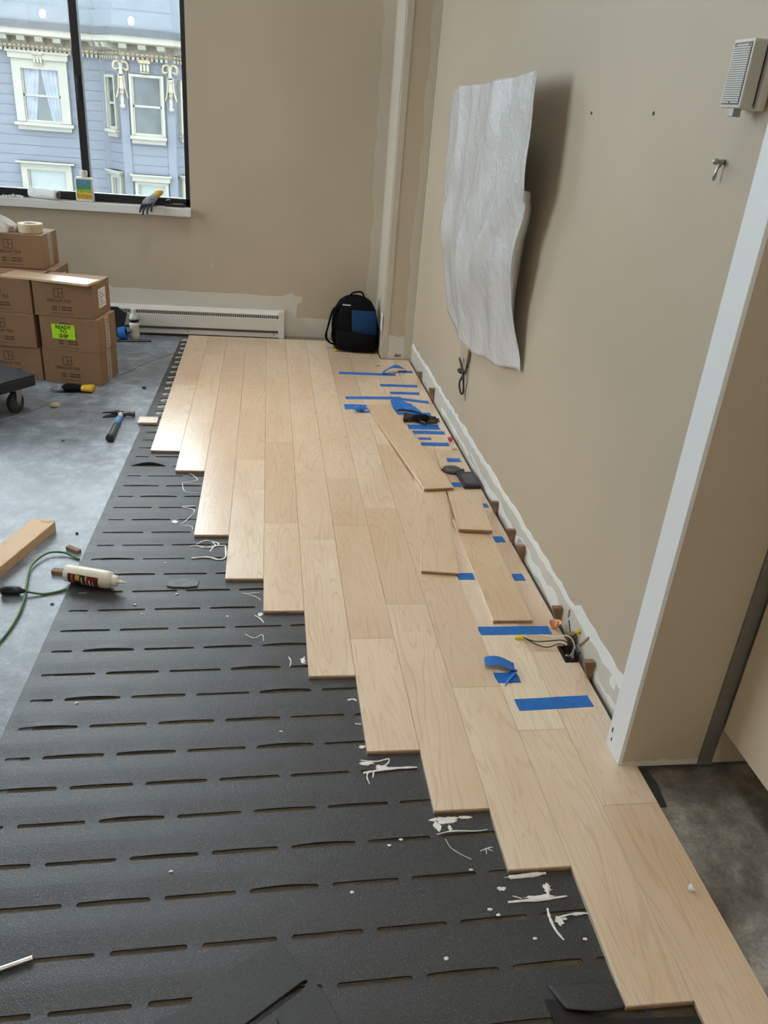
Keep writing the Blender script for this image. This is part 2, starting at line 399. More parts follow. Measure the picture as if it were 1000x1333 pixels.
# ---- window, back wall
win = struct(MB().box(WX0, WX1, YB + .03, YB + .09, WZ0, WZ0 + .052).build('window_1', 'black', bevel=0.003))
b = MB(); b.box(WX1 - .032, WX1, YB + .03, YB + .09, WZ0, WZ1).build('window_frame', 'black', win, bevel=0.003)
MB().box(WX0, WX0 + .032, YB + .03, YB + .09, WZ0, WZ1).build('window_frame', 'black', win, bevel=0.003)
MB().box(WX0, WX1, YB + .03, YB + .09, WZ1 - .05, WZ1).build('window_frame', 'black', win, bevel=0.003)
MB().box(WX0 + .03, WX1 - .03, YB + .024, YB + .032, WZ0 + .008, WZ0 + .022).build('window_bead', 'black', win)
mull = [-1.172, -1.86, -2.66, -3.46]
for x in mull:
    mo = MB().box(x - .024, x + .024, YB + .02, YB + .09, WZ0, WZ1).build('mullion', 'black', win, bevel=0.003)
    MB().box(x - .012, x + .006, YB + .008, YB + .021, 1.46, 1.60).build('latch', 'blackplastic', mo, bevel=0.004)
edges = [WX0 + .03] + mull[::-1] + [WX1 - .03]
for x0, x1 in zip(edges[:-1], edges[1:]):
    MB().box(x0 + .01, x1 - .01, YB + .058, YB + .064, WZ0 + .04, WZ1 - .04).build('pane', 'glass', win)
sill = struct(MB().box(WX0 - .04, WX1 + .006, YB - .052, YB + .055, 0.808, 0.861).build('trim_3', 'sill', bevel=0.004, seg=2))
# ---- side window (out of frame), same make
win2 = struct(MB().box(XL - .09, XL - .03, LY0, LY1, LZ0, LZ0 + .06).build('window_2', 'black'))
for y in [LY0 + .02 + (LY1 - LY0 - .04) * i / 4 for i in range(5)]:
    MB().box(XL - .09, XL - .03, y - .02, y + .02, LZ0, LZ1).build('mullion', 'black', win2)
MB().box(XL - .09, XL - .03, LY0, LY1, LZ1 - .05, LZ1).build('window_frame', 'black', win2)
for i in range(4):
    y = LY0 + .04 + (LY1 - LY0 - .04) * i / 4
    MB().box(XL - .063, XL - .057, y, y + (LY1 - LY0 - .16) / 4, LZ0 + .05, LZ1 - .04).build('pane', 'glass', win2)

# ---- unpainted patches on the walls
rnd = random.Random(11)
pts = [(-2.4, .02), (-2.4, .318), (-1.10, .318), (-1.10, .333), (-1.075, .338), (-1.062, .312)] + jag((-1.062, .312), (0.12, .306), 24, .0035, rnd) + \
      [(0.12, .306), (0.125, .318), (.155, .322), (.175, .332), (.20, .312), (.25, .308), (.247, .27), (.222, .258)] + jag((.222, .258), (.20, .02), 6, .004, rnd) + [(.20, .02)]
walls_patch_back(pts, YB, .0016, 'primer', wall_back)
pts = [(.2, .02), (.2, .158)] + jag((.2, .158), (.78, .15), 18, .008, rnd) + [(.78, .15), (.78, .02)]
walls_patch_back(pts, YB, .0012, 'primer', wall_back)
pts = [(.785, .02), (.785, ZC - .01), (.70, ZC - .01)] + jag((.70, ZC - .01), (.715, .55), 40, .014, rnd) + [(.715, .55), (.70, .36), (.735, .33), (.74, .02)]
walls_patch_back(pts, YB, .002, 'compound', wall_back)
walls_patch_back([(-.385, .465), (-.368, .462), (-.365, .50), (-.372, .515), (-.39, .505)], YB, .0012, 'compound', wall_back, 'filler_spot')
# corner column: bead, feathered compound at the inner corner, scuffed foot
MB().box(CX - .004, CX + .036, CY - .004, CY + .01, 0.02, ZC).build('corner_bead', 'bead', wall_corner, bevel=.001)
MB().box(CX - .0025, CX + .004, CY + .012, CY + .018, .25, ZC).build('corner_gap', 'black', wall_corner)
MB().box(CX - .006, CX + .002, CY + .05, CY + .36, 0.02, ZC).build('corner_board', 'compound', wall_corner, bevel=.001)
pts = [(1.02, .02), (1.02, ZC - .01), (.945, ZC - .01)] + jag((.945, ZC - .01), (.925, .02), 44, .010, rnd) + [(.925, .02)]
walls_patch_back(pts, CY, .0016, 'compound', wall_corner)
pts = [(.82, .02), (.82, .19)] + jag((.82, .19), (.94, .17), 8, .012, rnd) + [(.94, .02)]
walls_patch_back(pts, CY, .0022, 'primer', wall_corner)
walls_patch_back([(.87, .035), (.88, .062), (.90, .05), (.915, .058), (.918, .036)], CY, .003, 'wedge', wall_corner, 'chipped_drywall')
# right wall band (profile y,z extruded along x, sheared with the wall)
def patch_right(pts, th, m, name='primer_patch', parent=None):
    n = len(pts)
    v = [(xw(y) + .002, y, z) for y, z in pts] + [(xw(y) - th, y, z) for y, z in pts]
    f = [tuple(range(n)), tuple(range(2 * n - 1, n - 1, -1))] + [(i, (i + 1) % n, n + (i + 1) % n, n + i) for i in range(n)]
    return MB().add(v, f).build(name, m, parent or wall_right, fix=True)
pts = [(1.625, .012), (CY - .005, .012), (CY - .005, .128)] + jag((CY - .005, .128), (1.625, .128), 60, .004, rnd) + [(1.625, .128)]
patch_right(pts, .0012, 'primer')
up = [(y, .137 + rnd.uniform(-.004, .012) + (.02 if 1.62 < y < 2.1 else 0)) for y in [1.64 + i * .045 for i in range(83)]]
lo = [(y, .116 + rnd.uniform(-.010, .004)) for y in [1.64 + i * .045 for i in range(83)]]
patch_right(up + lo[::-1], .0028, 'spackle', 'spackle_line')
for (y0, y1, z0, z1) in ((2.62, 3.6, .03, .062), (3.45, 4.3, .035, .06), (2.2, 2.75, .025, .07), (1.66, 1.95, .03, .05)):
    k = 12
    up = [(y0 + (y1 - y0) * i / k, z1 + rnd.uniform(-.012, .012)) for i in range(k + 1)]
    lo = [(y0 + (y1 - y0) * i / k, z0 + rnd.uniform(-.010, .010)) for i in range(k + 1)]
    patch_right(up + lo[::-1], .002, 'spackle', 'spackle_smear')
patch_right([(1.76, .085), (1.80, .082), (1.805, .105), (1.79, .118), (1.765, .112)], .002, 'spackle', 'spackle_smear')
patch_right([(CY - .02, .02), (CY - .02, ZC - .01), (CY - .05, ZC - .01), (CY - .045, 1.5), (CY - .06, .9), (CY - .04, .02)], .0016, 'compound')
# cut-out cracks in the drywall round the old outlet
patch_right([(2.165, .10), (2.155, .105), (2.15, .085), (2.158, .07)], .0035, 'wedge', 'drywall_crack')
patch_right([(2.03, .045), (2.037, .05), (1.985, .12), (1.978, .118)], .0035, 'wedge', 'drywall_crack')
patch_right([(2.10, .025), (2.145, .07), (2.15, .068), (2.105, .02)], .0035, 'blackplastic', 'drywall_crack')

# ------------------------------------------------------------------ plank floor
COLX = [-0.544, -0.406, -0.274, -0.139, -0.002, 0.136, 0.278, 0.423, 0.565, 0.717, 0.861]
FRONT = [3.666, 3.438, 2.828, 2.503, 2.295, 1.944, 1.62, 1.408, 1.226, 0.896, 0.45]
JOINT = [[4.66], [4.05, 5.30], [4.93], [3.246, 3.578, 4.273], [2.93, 3.80, 4.92], [2.795, 3.573, 5.394],
         [2.13, 2.914, 3.375, 4.52], [2.331, 3.071, 4.10, 4.56], [1.876, 3.35, 3.80, 4.92], [1.682, 2.9, 3.9, 4.75], [1.40, 2.046, 3.05, 3.75, 4.66]]
def plank_outline(i, y0, y1):
    g = 0.0005
    x0 = COLX[i] + g
    if i == 9 and y1 > 5.5:
        x1 = COLX[10] - g; return [(x0, y0 + g), (x1, y0 + g), (x1, CY - .012), (CX - .012, CY - .012), (CX - .012, y1), (x0, y1)]
    if i < 10:
        x1 = COLX[i + 1] - g; return [(x0, y0 + g), (x1, y0 + g), (x1, y1 - g), (x0, y1 - g)]
    p = [(x0, y0 + g), (xe(y0), y0 + g)]
    if abs(y1 - 2.046) < 1e-3: return p + [(xe(1.985), 1.985), (xe(1.985) - .045, 1.985), (xe(1.985) - .045, y1 - g), (x0, y1 - g)]
    if abs(y0 - 2.046) < 1e-3: p = [(x0, y0 + g), (xe(y0) - .045, y0 + g), (xe(y0) - .045, 2.075), (xe(2.075), 2.075)]
    return p + [(xe(y1), y1 - g), (x0, y1 - g)]
def wear_end(y): return y >= 5.7
for i in range(11):
    ys = [FRONT[i]] + JOINT[i] + [5.765]
    if i == 10: ys[-1] = CY - .012
    for y0, y1 in zip(ys[:-1], ys[1:]):
        if y1 - y0 < .04: continue
        out = plank_outline(i, y0, y1)
        cx, cy = sum(p[0] for p in out) / len(out), (y0 + y1) / 2
        pk = MB().prism([(x - cx, y - cy) for x, y in out], 0.0042, PT).build('plank', 'maple', floor, bevel=0.0005, loc=(cx, cy, 0), fix=True)
        if y0 == FRONT[i] and i < 10:
            MB().box(out[0][0] - cx + .0008, out[1][0] - cx - .0008, y0 - cy - .0002, y0 - cy + .002, .0046, .0122).build('ply_core', 'ply_edge', pk)

# ------------------------------------------------------------------ foam underlayment with slots
ROWS = [0.985 - .112 * k for k in range(4, 0, -1)] + [0.985, 1.097, 1.216, 1.326, 1.440, 1.552, 1.661, 1.773, 1.888, 2.001, 2.115, 2.222, 2.336, 2.449, 2.562, 2.672, 2.776,
        2.878, 2.986, 3.095, 3.20, 3.307, 3.412, 3.52, 3.63, 3.737, 3.838, 3.94, 4.045, 4.15, 4.255, 4.36, 4.465, 4.57, 4.675, 4.78, 4.885, 4.99, 5.095, 5.2, 5.305, 5.41, 5.515, 5.62]
MT = 0.0042
def warp(u, v, z):
    return (u + .0225 * (v - 2.1), v + .024 * (u + .6) - .012, z)
def covered_x(y):                      # x where the planks begin at this depth
    for i in range(11):
        if FRONT[i] <= y: return COLX[i]
    return 1.0
def cell(b, u0, u1, v0, v1, vc, s0, s1, hw, lens, rnd):
    """rectangular cell with a stadium slot; the slot's far lip may bow up and back"""
    K = 7
    half = hw
    inner = []
    for k in range(K): inner.append((s0 + half + (s1 - s0 - 2 * half) * k / (K - 1), -1))      # near side, left to right
    arc = 3
    ring = []
    for u, sgn in inner: ring.append((u, vc - half, 0.0))
    for k in range(1, arc + 1):
        a = -math.pi / 2 + math.pi * k / (arc + 1); ring.append((s1 - half + half * math.cos(a), vc + half * math.sin(a), 0.0))
    for u, sgn in inner[::-1]:
        t = (u - s0) / (s1 - s0); e = math.sin(math.pi * max(0, min(1, t)))
        ring.append((u, vc + half + lens * e, lens * 0.9 * e))
    for k in range(1, arc + 1):
        a = math.pi / 2 + math.pi * k / (arc + 1); ring.append((s0 + half + half * math.cos(a), vc + half * math.sin(a), 0.0))
    n = len(ring)
    outer = []
    for k in range(K): outer.append((u0 + (u1 - u0) * k / (K - 1), v0))
    for k in range(1, arc + 1): outer.append((u1, v0 + (v1 - v0) * k / (arc + 1)))
    for k in range(K): outer.append((u1 - (u1 - u0) * k / (K - 1), v1))
    for k in range(1, arc + 1): outer.append((u0, v1 - (v1 - v0) * k / (arc + 1)))
    def hz(v): return 0.0022 * (1 - math.cos(2 * math.pi * (v - vc) / (v1 - v0))) / 2
    vs = []
    for u, v, z in ring: vs.append(warp(u, v, 0.0006 + z * .6))
    for u, v, z in ring: vs.append(warp(u, v, MT + z))
    for t in (0.3, 0.65):
        for (u, v, z), (a, c) in zip(ring, outer):
            vv = v + (c - v) * t; vs.append(warp(u + (a - u) * t, vv, MT + z * (1 - t) ** 2 + hz(vv)))
    for a, c in outer: vs.append(warp(a, c, MT + hz(c)))
    fs = []
    for r in range(4):
        for k in range(n):
            k2 = (k + 1) % n; fs.append((r * n + k, (r + 1) * n + k, (r + 1) * n + k2, r * n + k2))
    b.add(vs, fs)
b = MB(); rnd = random.Random(5)
UL = -0.657; PER = 0.182
for r, v in enumerate(ROWS):
    v0 = (ROWS[r - 1] + v) / 2 if r else v - .056
    v1 = (ROWS[r + 1] + v) / 2 if r + 1 < len(ROWS) else v + .055
    umax = min(covered_x(v) + .35, .78)
    rowk = r - ROWS.index(2.115)
    cells = []
    if rowk % 2 == 0:
        cells.append((UL, UL + .091, UL + .014, UL + .076)); u = UL + .091
    else: u = UL
    while u < umax:
        cells.append((u, u + PER, u + .0145, u + .1675)); u += PER
    for (a, c, s0, s1) in cells:
        hw = rnd.uniform(.0052, .0068) if v < 2.6 else rnd.uniform(.0042, .0055)
        lens = rnd.choice([0, 0, 0.0005, .001, .0015, .003]) if c - a > .15 else 0
        if abs(v - 3.52) < .01 and a < -.5: lens = .014
        if v < 1.2 and -.42 < a < .2: lens = 0
        cell(b, a, c, v0, v1, v, s0, s1, hw, lens, rnd)
    hz = lambda t: 0.0
    # left selvedge strip
    vs = []
    for q in range(5):
        vv = v0 + (v1 - v0) * q / 4; h = 0.0022 * (1 - math.cos(2 * math.pi * (vv - v) / (v1 - v0))) / 2
        for u, z in ((UL - .021, 0.0), (UL - .020, MT + h * .5), (UL, MT + h)): vs.append(warp(u, vv, z))
    b.add(vs, [(q * 3 + k, q * 3 + k + 1, q * 3 + 4 + k, q * 3 + 3 + k) for q in range(4) for k in range(2)])
for ya, yb in ((1.64, 1.978), (2.082, 5.34)):      # foam showing in the gap along the wall
    b.add([(x_, y_, z_) for z_ in (.0005, .004) for x_, y_ in ((.86, ya), (xw(ya) - .003, ya), (xw(yb) - .003, yb), (.86, yb))],
          [(3, 2, 1, 0), (4, 5, 6, 7), (0, 1, 5, 4), (1, 2, 6, 5), (2, 3, 7, 6), (3, 0, 4, 7)])
o = b.build('underlayment_mat', 'foam', fix=False)
tag(o, 'dark grey slotted foam underlayment rolled out beside the laid maple planks', 'underlay')

# ------------------------------------------------------------------ baseboard heater
t = thing('baseboard_heater', 'long white metal baseboard heater on the back wall below the window', 'heater', (0, YB, 0))
HX0, HX1 = -2.4, 0.126
MB().box(HX0, HX1, -.012, -.0018, .02, .205).build('back_panel', 'heater', t)
MB().prism([(-.012, .207), (-.012, .196), (-.052, .190), (-.060, .180), (-.064, .180), (-.064, .186), (-.055, .198)], HX0, HX1 - .04,
           Matrix(((0, 0, 1, 0), (1, 0, 0, 0), (0, 1, 0, 0), (0, 0, 0, 1)))).build('top_cover', 'heater', t, fix=True)
MB().box(HX0, HX1 - .04, -.070, -.064, .072, .158).build('front_cover', 'heater', t, bevel=.002)
g = MB().box(HX0, HX1 - .04, -.056, -.050, .150, .186).build('grille', 'heaterdark', t)
bb = MB()
for k in range(170):
    x = HX0 + .01 + k * .0146
    if x < HX1 - .05: bb.box(x, x + .004, -.060, -.055, .154, .182)
fo = bb.build('grille_fin', 'heater', g); fo['kind'] = 'stuff'
MB().box(HX0, HX1 - .04, -.060, -.030, .022, .030).build('bottom_rail', 'heater', t)
MB().box(HX0, HX1 - .04, -.058, -.054, .030, .052).build('lower_panel', 'heater', t)
MB().box(HX0, HX1 - .04, -.048, -.028, .04, .07).build('element', 'heaterdark', t)
MB().box(HX1 - .042, HX1, -.074, -.0018, .0185, .209).build('end_cap', 'heater', t, bevel=.003, seg=2)
for x in (-.55, .05): MB().lathe([(.004, 0), (.004, .003), (.002, .004)], 10, Matrix.Translation((x, -.058, .042)) @ Matrix.Rotation(R(90), 4, 'X')).build('screw', 'darkmetal', t)

# ------------------------------------------------------------------ cardboard boxes
BW, BD, BH = .333, .262, .1908
def carton(label, loc, rot, h=BH, logo=True, neon=False, side_label=False, side_tape=True):
    t = thing('cardboard_box', label, 'box', loc, rot, 'brown tile cartons by the window wall')
    bd = MB().box(-BW / 2, BW / 2, -BD / 2, BD / 2, 0.0006, h - .0008).build('carton_body', 'card', t, bevel=.0025, seg=2)
    MB().box(-BW / 2 + .004, BW / 2 - .004, -.0015, .0015, h - .001, h - .0002).build('flap_seam', 'ink', t)
    FM = lambda x, z: Matrix.Translation((x, -BD / 2 - .0002, z)) @ Matrix.Rotation(R(90), 4, 'X')
    if logo:
        q = MB(); lx, lz, s_, k = -.025, h * .70, .026, .003
        y0, y1 = -BD / 2 - .0006, -BD / 2
        q.box(lx - s_, lx + s_, y0, y1, lz + s_ - k, lz + s_); q.box(lx - s_, lx + s_, y0, y1, lz - s_, lz - s_ + k)
        q.box(lx - s_, lx - s_ + k, y0, y1, lz - s_, lz + s_); q.box(lx + s_ - k, lx + s_, y0, y1, lz - s_, lz + s_)
        q.box(lx - k / 2, lx + k / 2, y0, y1, lz - s_, lz + s_); q.box(lx, lx + s_, y0, y1, lz - k / 2, lz + k / 2)
        q.build('printed_emblem', 'ink', t)
        text('FIRECLAY TILE', .021, 'ink', FM(lx, h * .47), t, bold=.0004)
        q = MB()
        for (px, n) in ((-.062, 3), (-.008, 3), (.022, 3)):
            for j in range(2):
                for i in range(n): q.box(px + i * .009 - .004, px + i * .009 + .003, y0, y1, h * .27 - j * .014, h * .27 - j * .014 + .008)
        q.box(-.026, -.0245, y0, y1, h * .18, h * .32); q.box(-.075, .05, y0, y1, h * .10, h * .10 + .002)
        q.build('printed_marks', 'ink', t)
    if neon:
        lb = MB().box(-.100, .032, -BD / 2 - .0016, -BD / 2, .068, .150).build('neon_label', 'neon', t)
        lb['label'] = 'neon yellow-green READY TO SHIP label'
        for s2, z in (('READY', .134), ('TO', .109), ('SHIP', .084)):
            text(s2, .028, 'blackink', Matrix.Translation((-.034, -BD / 2 - .0018, z)) @ Matrix.Rotation(R(90), 4, 'X'), lb, bold=.0008)
    if side_tape:
        tp = MB().box(BW / 2, BW / 2 + .0007, -.028, .028, .004, h - .003).build('packing_tape', 'packtape', t)
        q = MB()
        for i in range(9): q.box(BW / 2, BW / 2 + .0011, -.008 + (i % 2) * .006, .004 + (i % 2) * .006, .02 + i * .018, .027 + i * .018)
        q.build('tape_print', 'ink', tp)
    if side_label:
        lb = MB().box(BW / 2, BW / 2 + .0012, -.05, .06, .045, .150).build('shipping_label', 'paper', t)
        q = MB()
        for i in range(6): q.box(BW / 2, BW / 2 + .0017, -.04, -.04 + .09 * (1 - .3 * (i % 3)), .06 + i * .014, .063 + i * .014)
        q.build('printed_lines', 'greyplastic', lb)
    return t
def stackpos(cx, cy, a):          # front-right bottom corner -> centre
    c, s_ = math.cos(a), math.sin(a)
    return cx - c * BW / 2 - s_ * BD / 2, cy - s_ * BW / 2 + c * BD / 2
A = R(-11.2)
x, y = stackpos(-.938, 4.640, A); carton('bottom carton of the stack beside the heater, under the neon label', (x, y, 0), A)
x, y = stackpos(-.934, 4.640, A); carton('middle carton with the neon READY TO SHIP label', (x, y, BH), A, logo=True, neon=True)
x, y = stackpos(-.950, 4.652, R(-9.5)); carton('carton with white shipping label, under the loose plank sample', (x, y, 2 * BH), R(-9.5), side_label=True, side_tape=False)
x, y = stackpos(-1.276, 4.708, A); carton('bottom carton behind the black dolly', (x, y, 0), A)
x, y = stackpos(-1.290, 4.705, R(-9)); carton('second-layer carton beside the one with the neon label', (x, y, BH), R(-9))
x, y = stackpos(-1.292, 4.716, R(-8)); carton('carton beside the shipping-label carton, third layer', (x, y, 2 * BH), R(-8))
A2 = R(-5)
x, y = stackpos(-1.24, 5.01, A2)
for k in range(2): carton('carton low in the back stack under the tape roll', (x, y, k * BH), A2)
x, y = stackpos(-1.226, 5.0, A2); carton('carton just below the one carrying the tape roll', (x, y, 2 * BH), A2, side_label=True, side_tape=False)
x, y = stackpos(-1.276, 5.0, A2); carton('topmost carton, carrying the tape roll and plastic bag', (x, y, 3 * BH), A2)

o = MB().box(-.255, .255, -.0705, .0705, 0, .013).build('plank_sample', 'maple_loose', bevel=.001, loc=(-1.187, 4.748, 3 * BH), rot=(0, 0, R(-17.5)))
tag(o, 'short maple plank lying across the tops of the cartons', 'plank')
TZ = 4 * BH
t = thing('tape_roll', 'tan roll of masking tape on the topmost carton', 'tape roll', (-1.355, 5.10, TZ))
MB().lathe([(.040, .002), (.066, .0), (.068, .003), (.068, .047), (.066, .050), (.040, .048), (.040, .002)], 32).build('tape_body', 'tan', t, smooth=False)
MB().lathe([(.038, .001), (.0402, .001), (.0402, .049), (.038, .049), (.038, .001)], 32).build('core', 'paper', t)
def blob(u, v):
    a = 2 * math.pi * u; ph = math.pi * v / 2
    r = .095 * (1 + .22 * math.sin(3 * a + 4 * v) + .16 * math.sin(7 * a + 2 * v) * math.cos(5 * v))
    return (r * math.cos(a) * math.cos(ph) * 1.1, r * math.sin(a) * math.cos(ph) * .8, .075 * math.sin(ph) * (1 + .25 * math.sin(5 * a)))
o = MB().grid(blob, 36, 12).build('plastic_bag', 'fleece', smooth=False, loc=(-1.545, 5.09, TZ))
tag(o, 'crumpled white plastic bag beside the tape roll on the carton', 'bag')

# ------------------------------------------------------------------ things on the sill
SZ = .861
t = thing('label_bottle', 'white plastic bottle with blue, green and yellow landscape label', 'bottle', (-1.180, YB - .02, SZ), R(-4))
MB().box(-.056, .056, -.022, .022, 0, .150).build('bottle_body', 'whiteplastic', t, bevel=.010, seg=3)
MB().lathe([(.020, .148), (.020, .160), (.024, .161), (.024, .186), (.020, .190)], 20).build('cap', 'whiteplastic', t, bevel=0)
lb = MB().box(-.046, .046, -.0235, -.0215, .020, .138).build('printed_label', 'bluehandle', t)
lb['label'] = 'landscape print, blue sky over green hills and yellow field'
cols = [('lab_orange', (.55, .25, .02)), ('lab_yellow', (.62, .48, .05)), ('lab_lime', (.28, .42, .06)), ('lab_green', (.08, .25, .09)), ('lab_teal', (.06, .24, .26)), ('lab_blue', (.08, .22, .40))]
for n, c in cols: M[n] = mat(n, c, .5, .35, 60)
zz = [.020, .046, .060, .078, .096, .116, .138]
for i, (n, c) in enumerate(cols):
    MB().box(-.046, .046, -.0242, -.0225, zz[i], zz[i + 1]).build('colour_band', n, lb)
t = thing('roller_sleeve', 'fluffy white paint roller sleeve lying on the window sill', 'paint roller', (-1.44, YB - .012, SZ + .032), R(-20))
MR = Matrix.Rotation(R(90), 4, 'Y')
pr = [(.019, -.10), (.026, -.10), (.030, -.094)] + [(.030 + .0012 * (k % 2), -.09 + k * .012) for k in range(16)] + [(.027, .10), (.019, .10)]
MB().lathe(pr, 28, MR).build('fleece', 'fleece', t, smooth=True)
MB().lathe([(.012, .100), (.021, .1005), (.021, .1025), (.012, .1025)], 24, MR).build('end_cap', 'greyplastic', t)
# gloves (knit hand with rubber fingers)
def finger(b, p0, d, lens, r, droop):
    p = Vector(p0); d = Vector(d).normalized(); path = [p.copy()]; rs = [r]
    for k, L in enumerate(lens):
        d = (d + Vector((0, 0, -droop))).normalized(); p = p + d * L; path.append(p.copy()); rs.append(r * (1 - .12 * (k + 1)))
    p = p + d * r * .5; path.append(p.copy()); rs.append(r * .35)
    b.tube(path, rs, 8, .8)
def glove(name, label, loc, rotz, m_hand, m_finger, m_cuff, droop=.05, cuffr=.034, flat=.45, group=None, zs=1.0):
    t = thing(name, label, 'glove', loc, rotz, group)
    q = MB(); q.tube([(-.045, 0, .016), (-.02, 0, .017), (.01, 0, .018), (.045, .002, .017), (.062, .002, .014)], [.030, .036, .042, .044, .036], 14, flat)
    q.build('palm', m_hand, t, smooth=True)
    for i, (yy, ln, ang) in enumerate(((-.030, .060, -14), (-.010, .075, -4), (.012, .072, 5), (.032, .055, 15))):
        q = MB(); finger(q, (.050, yy, .014), (math.cos(R(ang)), math.sin(R(ang)), 0), (ln * .45, ln * .35, ln * .25), .0115, droop)
        q.build('finger', m_finger, t, smooth=True)
    q = MB(); finger(q, (.0, -.036, .014), (.75, -.65, 0), (.028, .026), .0125, droop); q.build('thumb', m_finger, t, smooth=True)
    q = MB(); n = 5
    q.tube([(-.105, 0, .018), (-.09, 0, .018), (-.06, 0, .017), (-.042, 0, .016)], [cuffr * 1.08, cuffr * 1.1, cuffr, .031], 14, .55); q.build('cuff', m_cuff, t, smooth=True)
    return t
g1 = glove('work_glove', 'grey and black work glove with yellow cuff drooping over the sill', (-.775, YB - .045, SZ + .008), R(-128), 'glovegrey', 'blackplastic', 'yellow', .30, flat=.6)
g1.rotation_euler = (R(8), R(22), R(-115)); g1.location = (-.755, YB - .030, SZ + .026)
t = thing('latch_tool', 'small dark metal latch tool at the end of the sill', 'tool', (-.62, YB + .0, SZ))
MB().box(-.06, .075, -.014, .012, .001, .018).build('tool_body', 'blackplastic', t, bevel=.003)
MB().box(-.01, .06, -.010, .008, .018, .022).build('blade', 'metal', t, bevel=.001)
MB().tube([(-.045, -.004, .015), (-.045, -.004, .038), (-.03, -.004, .045), (-.022, -.004, .02)], .005, 8).build('lever', 'darkmetal', t, smooth=True)
t = thing('scrap_heap', 'crumpled white scraps heaped on the sill by the roller sleeve', 'scraps', (-1.66, YB - .02, SZ))
for k in range(7):
    x = -.03 + k * .02; q = MB(); r0 = rnd.uniform(.008, .014)
    q.lathe([(r0 * .4, 0), (r0, r0 * .4), (r0 * .9, r0), (r0 * .3, r0 * 1.4)], 6, Matrix.Translation((x, rnd.uniform(-.015, .015), .0)) @ Matrix.Rotation(rnd.uniform(0, 3), 4, 'Z')); q.build('scrap', 'fleece', t)

# ------------------------------------------------------------------ by the heater: dustpan, blue roll, bottle, bar
o = MB().prism([(-.045, .0), (.045, .0), (.085, .17), (.02, .205), (-.06, .20)], -.006, .006, MY).build('dustpan', 'blackplastic', bevel=.003, fix=True, loc=(-1.035, 5.705, .004), rot=(R(-6), 0, R(-12)))
tag(o, 'dark grey plastic dustpan leaning against the heater beside the cartons', 'dustpan')
t = thing('tape_roll', 'roll of blue tape standing on edge by the heater', 'tape roll', (-.975, 5.640, .0))
MX = Matrix.Translation((0, 0, .045)) @ Matrix.Rotation(R(80), 4, 'Y')
MB().lathe([(.030, -.024), (.044, -.024), (.045, -.022), (.045, .022), (.044, .024), (.030, .024), (.030, -.024)], 28, MX).build('tape_body', 'bluetape', t)
MB().lathe([(.028, -.023), (.0302, -.023), (.0302, .023), (.028, .023), (.028, -.023)], 28, MX).build('core', 'blackplastic', t)
t = thing('solvent_bottle', 'white-capped plastic bottle standing on concrete before the heater', 'bottle', (-.902, 5.690, 0))
MB().lathe([(.028, 0), (.032, .003), (.032, .035), (.0305, .04), (.032, .045), (.031, .085), (.0325, .09), (.0325, .115)], 24).build('lower_body', 'cream', t, smooth=True)
MB().lathe([(.0325, .115), (.032, .145), (.026, .165), (.014, .175), (.014, .185)], 24).build('neck', 'silver', t, smooth=True)
MB().lathe([(.0332, .118), (.0332, .138)], 24).build('label_band', 'labelblack', t, smooth=True)
MB().lathe([(.0165, .180), (.0165, .204), (.014, .206)], 20).build('cap', 'whiteplastic', t)
o = MB().prism([(-.14, -.010), (.10, -.010), (.135, -.006), (.14, .004), (.10, .012), (-.14, .012)], 0, .012).build('pry_bar', 'blackplastic', bevel=.003, fix=True, loc=(-.92, 5.600, 0.0005), rot=(0, 0, R(9)))
tag(o, 'flat black pry bar on the concrete in front of the solvent bottle', 'pry bar')

# ------------------------------------------------------------------ dolly
t = thing('moving_dolly', 'black carpeted moving dolly with grey rubber casters', 'dolly', (-1.179, 4.225, 0), R(143.2))
DW, DL = .48, .44          # local +x away along far edge, local +y along near edge
q = MB(); q.prism([(0.012, 0), (DW, 0), (DW, DL), (0, DL), (0, 0.012)], .135, .187); q.build('deck', 'blackplastic', t, bevel=.006, seg=2, fix=True)
MB().box(.004, DW - .004, .004, DL - .004, .1865, .195).build('carpet_top', 'carpet', t, bevel=.004, seg=2)
for (x, y) in ((.06, .10), (.06, DL - .08), (DW - .07, .10), (DW - .07, DL - .08)):
    c = MB().box(x - .035, x + .035, y - .035, y + .035, .128, .136).build('caster_plate', 'metal', t)
    TW = Matrix.Translation((x, y, 0)) @ Matrix.Rotation(R(-75), 4, 'Z')
    for s_ in (-1, 1):
        MB().prism([(-.014, .060), (-.010, .044), (.010, .044), (.016, .056), (.045, .129), (-.005, .129)], s_ * .020 - .0018, s_ * .020 + .0018, TW @ MY).build('fork', 'metal', c, fix=True)
    W = TW @ Matrix.Translation((0, 0, .0545)) @ Matrix.Rotation(R(90), 4, 'X')
    MB().lathe([(.026, -.015), (.050, -.015), (.0545, -.010), (.0545, .010), (.050, .015), (.026, .015)], 32, W).build('wheel', 'rubber', c)
    MB().lathe([(.030, -.0165), (.030, .0165)], 24, W).build('hub', 'greyplastic', c)
    MB().lathe([(.008, -.026), (.008, .026)], 12, W).build('axle_bolt', 'metal', c)

